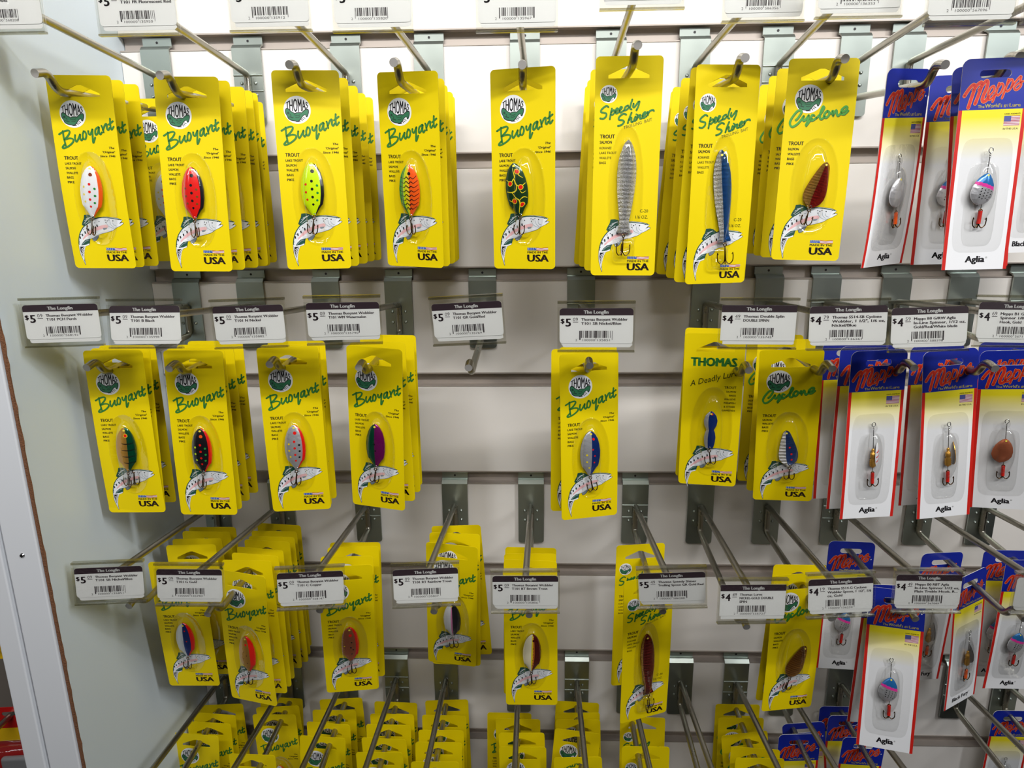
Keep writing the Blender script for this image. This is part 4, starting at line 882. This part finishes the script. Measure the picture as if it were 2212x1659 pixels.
# ---------------------------------------------------------------- assembly
ORD = ['first', 'second', 'third', 'fourth', 'fifth', 'sixth', 'seventh', 'eighth', 'ninth', 'tenth', 'eleventh', 'twelfth', 'thirteenth', 'fourteenth']
ROW = {1: 'top row', 2: 'second row', 3: 'third row', 4: 'bottom row'}
CONT = ['white dotted', 'red dotted', 'chartreuse dotted', 'green and orange tiger-striped', 'frog-patterned', 'silver', 'silver and blue', 'gold and red scaled', 'silver-bladed', 'rainbow-bladed', 'black-bladed',
        'perch-striped gold', 'black dotted', 'nickel dotted', 'green and purple', None, 'nickel and blue dotted', 'double blue', 'silver and blue scaled', 'red and white bladed', 'gold edge-on', 'copper-bladed', None,
        'nickel, blue and red', 'gold dotted', 'copper spotted', 'white, pink and black', 'cream and brown', 'gold and dark red', None, 'bronze scaled', 'rainbow-bladed', 'black-bladed', 'rainbow-bladed',
        'black dotted', 'white dotted', 'copper spotted', 'nickel dotted', 'gold dotted', 'red dotted', 'chartreuse dotted', 'silver', None, 'bronze scaled', 'silver-bladed', 'rainbow-bladed', 'rainbow-bladed', None]
NROW = {}; HN = []
for h in HOOKS:
    NROW[h[0]] = NROW.get(h[0], 0) + 1; HN.append((h[0], NROW[h[0]]))
TAGOF = {}
for i, (r, n) in enumerate(HN):
    k = '%d.%d' % (r, n - 1 if r == 1 else n)
    if k in TAGS: TAGOF[i] = k
TAGS['3.10'] = (.3790, -.176, -.2545, 0, 0, 0); TAGOF[32] = '3.10'
for i, h in enumerate(HOOKS):
    r, n = HN[i]; c = CONT[i]
    if c is None: d = 'empty zinc display hook, %s from left in the %s' % (ORD[n - 1], ROW[r])
    elif r == 4: d = 'zinc display hook over stacked cards, %s from left in the %s' % (ORD[n - 1], ROW[r])
    else: d = 'zinc hook holding %s lures, %s from left in the %s' % (c, ORD[n - 1], ROW[r])
    make_hook(i, h, TAGS.get(TAGOF.get(i)), d, 'zinc display hooks of the ' + ROW[r])
BW = 'Thomas Buoyant Wobbler'
TT = {'1.0': (('5', '09'), [BW, 'Pearl/Dots'], '568208'), '1.1': (('5', '09'), [BW, 'T101 FR Fluorescent Red'], '135950'), '1.2': (('5', '09'), [BW, 'T101 CH Chartreuse'], '135912'), '1.3': (('5', '09'), [BW], '135820'), '1.4': (('5', '09'), [BW], '135967'),
      '1.5': (None, [], ''), '1.6': (('5', '49'), [], '586356'), '1.7': (('4', '79'), [], '136353'), '1.8': (('4', '49'), [], '567096'), '1.9': (None, [], ''),
      '2.1': (('5', '09'), [BW, 'T101 PCH Perch'], '568192'), '2.2': (('5', '09'), [BW, 'T101 B Black'], '135998'), '2.3': (('5', '09'), [BW, 'T101 N Nickel'], '135882'), '2.4': (('5', '09'), [BW, 'T101 WM Watermelon'], '135790'),
      '2.5': (('5', '09'), [BW, 'T101 GR Gold/Red'], '135769'), '2.6': (('5', '09'), [BW, 'T101 SB Nickel/Blue'], '135851'), '2.7': (('4', '49'), ['Thomas Double Splin', 'DOUBLE SPINN'], '135745'), '2.8': (('4', '79'), ['Thomas S514-SB Cyclone', 'Wobbler, 1 1/2", 1/6 oz,', 'Nickel/Blue'], '136261'),
      '2.9': (('4', '59'), ['Mepps B0 G/RW Aglia', 'In-Line Spinner, 1/12 oz,', 'Gold/Red/White blade'], '588398'), '2.10': (('4', '69'), ['Mepps B1 G Aglia', 'Spinner 1/8 oz', 'Hook, Gold'], '567119'),
      '3.1': (('5', '09'), [BW, 'T101 SB Nickel/Blue'], '135851'), '3.2': (('5', '09'), [BW, 'T101 G Gold'], '135783'), '3.3': (('5', '09'), [BW, 'T101 C Copper'], '568147'), '3.4': (('5', '09'), [BW, 'T101 RT Rainbow Trout'], '135837'), '3.5': (('5', '09'), [BW, 'T101 BT Brown Trout'], '135806'),
      '3.6': (('5', '49'), ['Thomas Speedy Shiner', 'Trolling Spoon GR Gold Red'], '586288'), '3.7': (('4', '49'), ['Thomas Lures', 'NICKEL-GOLD DOUBLE', 'SPIN'], '135721'), '3.8': (('4', '19'), ['Thomas S514-G Cyclone', 'Wobbler Spoon, 1 1/2", 1/6', 'oz, Gold'], '136230'),
      '3.9': (('4', '49'), ['Mepps B0 RBT Aglia', 'In-Line Spinner 1/12 oz,', 'Plain Treble Hook, R...'], '567089'), '3.10': (None, [], '')}
inv = {v: k for k, v in TAGOF.items()}
for k in sorted(TT):
    pr, ln, code = TT[k]; i = inv[k]; r, n = HN[i]; c = CONT[i]
    tail = 'on the %s hook of the %s' % (ORD[n - 1], ROW[r])
    if pr and r > 1: lb = 'white $%s.%s price tag, %s' % (pr[0], pr[1], tail)
    elif pr: lb = 'barcode price tag cut by the photo edge, %s' % tail
    else: lb = 'clear price sleeve with blank label, %s' % tail
    o = price_tag(k, TAGS[k], pr, ln, code, lb, curl=0, square=k in ('2.7', '3.7')); o['group'] = 'price tags of the ' + ROW[r]
# packages, front to back on each hook
FRONT = {0: (.001, .002), 1: (.0005, .002), 2: (.001, .003), 3: (.001, -.001), 4: (0, .001), 5: (0, 0), 6: (0, .002), 7: (.001, 0), 8: (-.001, .006), 9: (.002, -.004), 18: (0, .003), 19: (-.002, .005), 20: (.002, -.003), 21: (.001, -.003),
         16: (0, .001), 13: (.001, .003), 14: (0, .002), 31: (.003, -.004), 24: (.001, .002), 30: (0, .003)}
LROT = {0: (.10, -1), 1: (0, -1), 2: (.02, -.8), 3: (0, -1.8), 4: (-.12, -5.2), 5: (.02, 0), 6: (-.10, 0), 7: (.28, 2.0), 11: (.05, 0), 12: (.02, 0), 13: (.02, -.8), 14: (0, -.6), 16: (.02, -1.0), 17: (0, 0), 18: (-.12, 0), 23: (0, -1), 24: (-.02, 0), 28: (-.05, 0), 30: (.4, 2.5)}
seen = {}
for (hi, kind, x, y, z, a, b, c) in CARDS:
    seen[hi] = seen.get(hi, 0) + 1; q = seen[hi]; r, n = HN[hi]
    if hi == 10: kind = 'k'
    L = CONT[hi]; pos = 'front' if q == 1 else ORD[q - 1]
    col = 'blue-topped card' if kind in 'mk' else 'yellow card'
    tot = sum(1 for w in CARDS if w[0] == hi)
    pos = ('front card' if q == 1 else 'rearmost card' if q == tot else ORD[q - 1] + ' card from front') if tot > 1 else 'only card'
    if r < 4: lb = '%s, %s lure, %s, %s hook, %s' % (col, L, pos, ORD[n - 1], ROW[r])
    else: lb = '%s seen from above, %s on %s hook, %s' % (col, pos, ORD[n - 1], ROW[r])
    lr, ls = LROT.get(hi, (random.uniform(-.05, .05), 0))
    bd = None
    if hi in FRONT and q == 1: bd = FRONT[hi] + (.0,)
    elif q == 1: bd = (.0006, .0012, 0)
    if r == 4 and q > 1: b += random.uniform(-.05, .05); c += random.uniform(-.045, .045)
    elif r == 3 and q > 1: b += random.uniform(-.03, .03); c += random.uniform(-.025, .025)
    package(kind, L, pose(x, y, z, a, b, c), lb, 'lure packages on %s hook, %s' % (ORD[n - 1], ROW[r]), bd, lr if q == 1 else random.uniform(-.06, .06), ls if q == 1 else random.uniform(-.5, .5))
# ---------------------------------------------------------------- next bay, seen past the post at lower left
PR = mat('pack_red', (190, 22, 20), .3, coat=.4); PY = mat('pack_yellow', (236, 190, 20), .35, coat=.3); PG = mat('pack_grey', (150, 152, 156), .35)
def pack(name, x, y, z, W, H, c1, c2, label, txt=None):
    t = thing(name, label, 'tackle package', 'packages in the next bay', pose(x, y, z, 0, .1, 0)); mb = MB(W)
    slab(mb, card_outline(W, H, 3), stadium(W / 2, 7, 5, 2.2), .6, c1, BACKW); mb.rect(0.5, H * .22, W - .5, H * .36, c2, .06)
    if txt: mb.text(txt, W - 19, H * .33, 3.0, WHITE, 17, .01, h=.12)
    obj('backing_card', mb.mesh('backing_card'), t)
    mb = dome(W / 2, H * .66, W * .36, H * .26, 9, W, (W * .43, H * .31), sq=5); obj('blister', mb.mesh('blister'), t)
    mb = MB(0); mb.box(-.013, .013, -.007, -.001, -H * .00085, -H * .0005, PG); b = obj('lure_body', mb.mesh('lure_body'), t); m = b.modifiers.new('b', 'BEVEL'); m.width = .0028; m.segments = 4
def arm(x, y0, z, label):
    mb = MB(0); mb.tube([(x, 0, z + Z0), (x, y0, z + Z0), (x, y0 - .01, z + Z0 + .006), (x, y0 - .018, z + Z0 + .006)], WR, WIRE, 12, fillet=.004)
    o = obj('display_hook', mb.mesh('display_hook')); o['label'] = label; o['category'] = 'display hook'; o['group'] = 'hooks in the next bay'
arm(-.492, -.16, -.288, 'grey wire hook in the next bay, upper one beyond the white post')
arm(-.486, -.15, -.440, 'grey wire hook in the next bay, lower one beyond the white post')
pack('tackle_package', -.492, -.125, -.279, 62, 98, PY, PR, 'yellow package with red band hanging beyond the post at left', 'oz./1.2')
pack('tackle_package', -.492, -.105, -.279, 62, 104, PR, PY, 'red package hanging behind the yellow one beyond the post')
pack('tackle_package', -.486, -.120, -.431, 66, 100, PR, PY, 'red package with yellow band on the lower hook beyond the post')
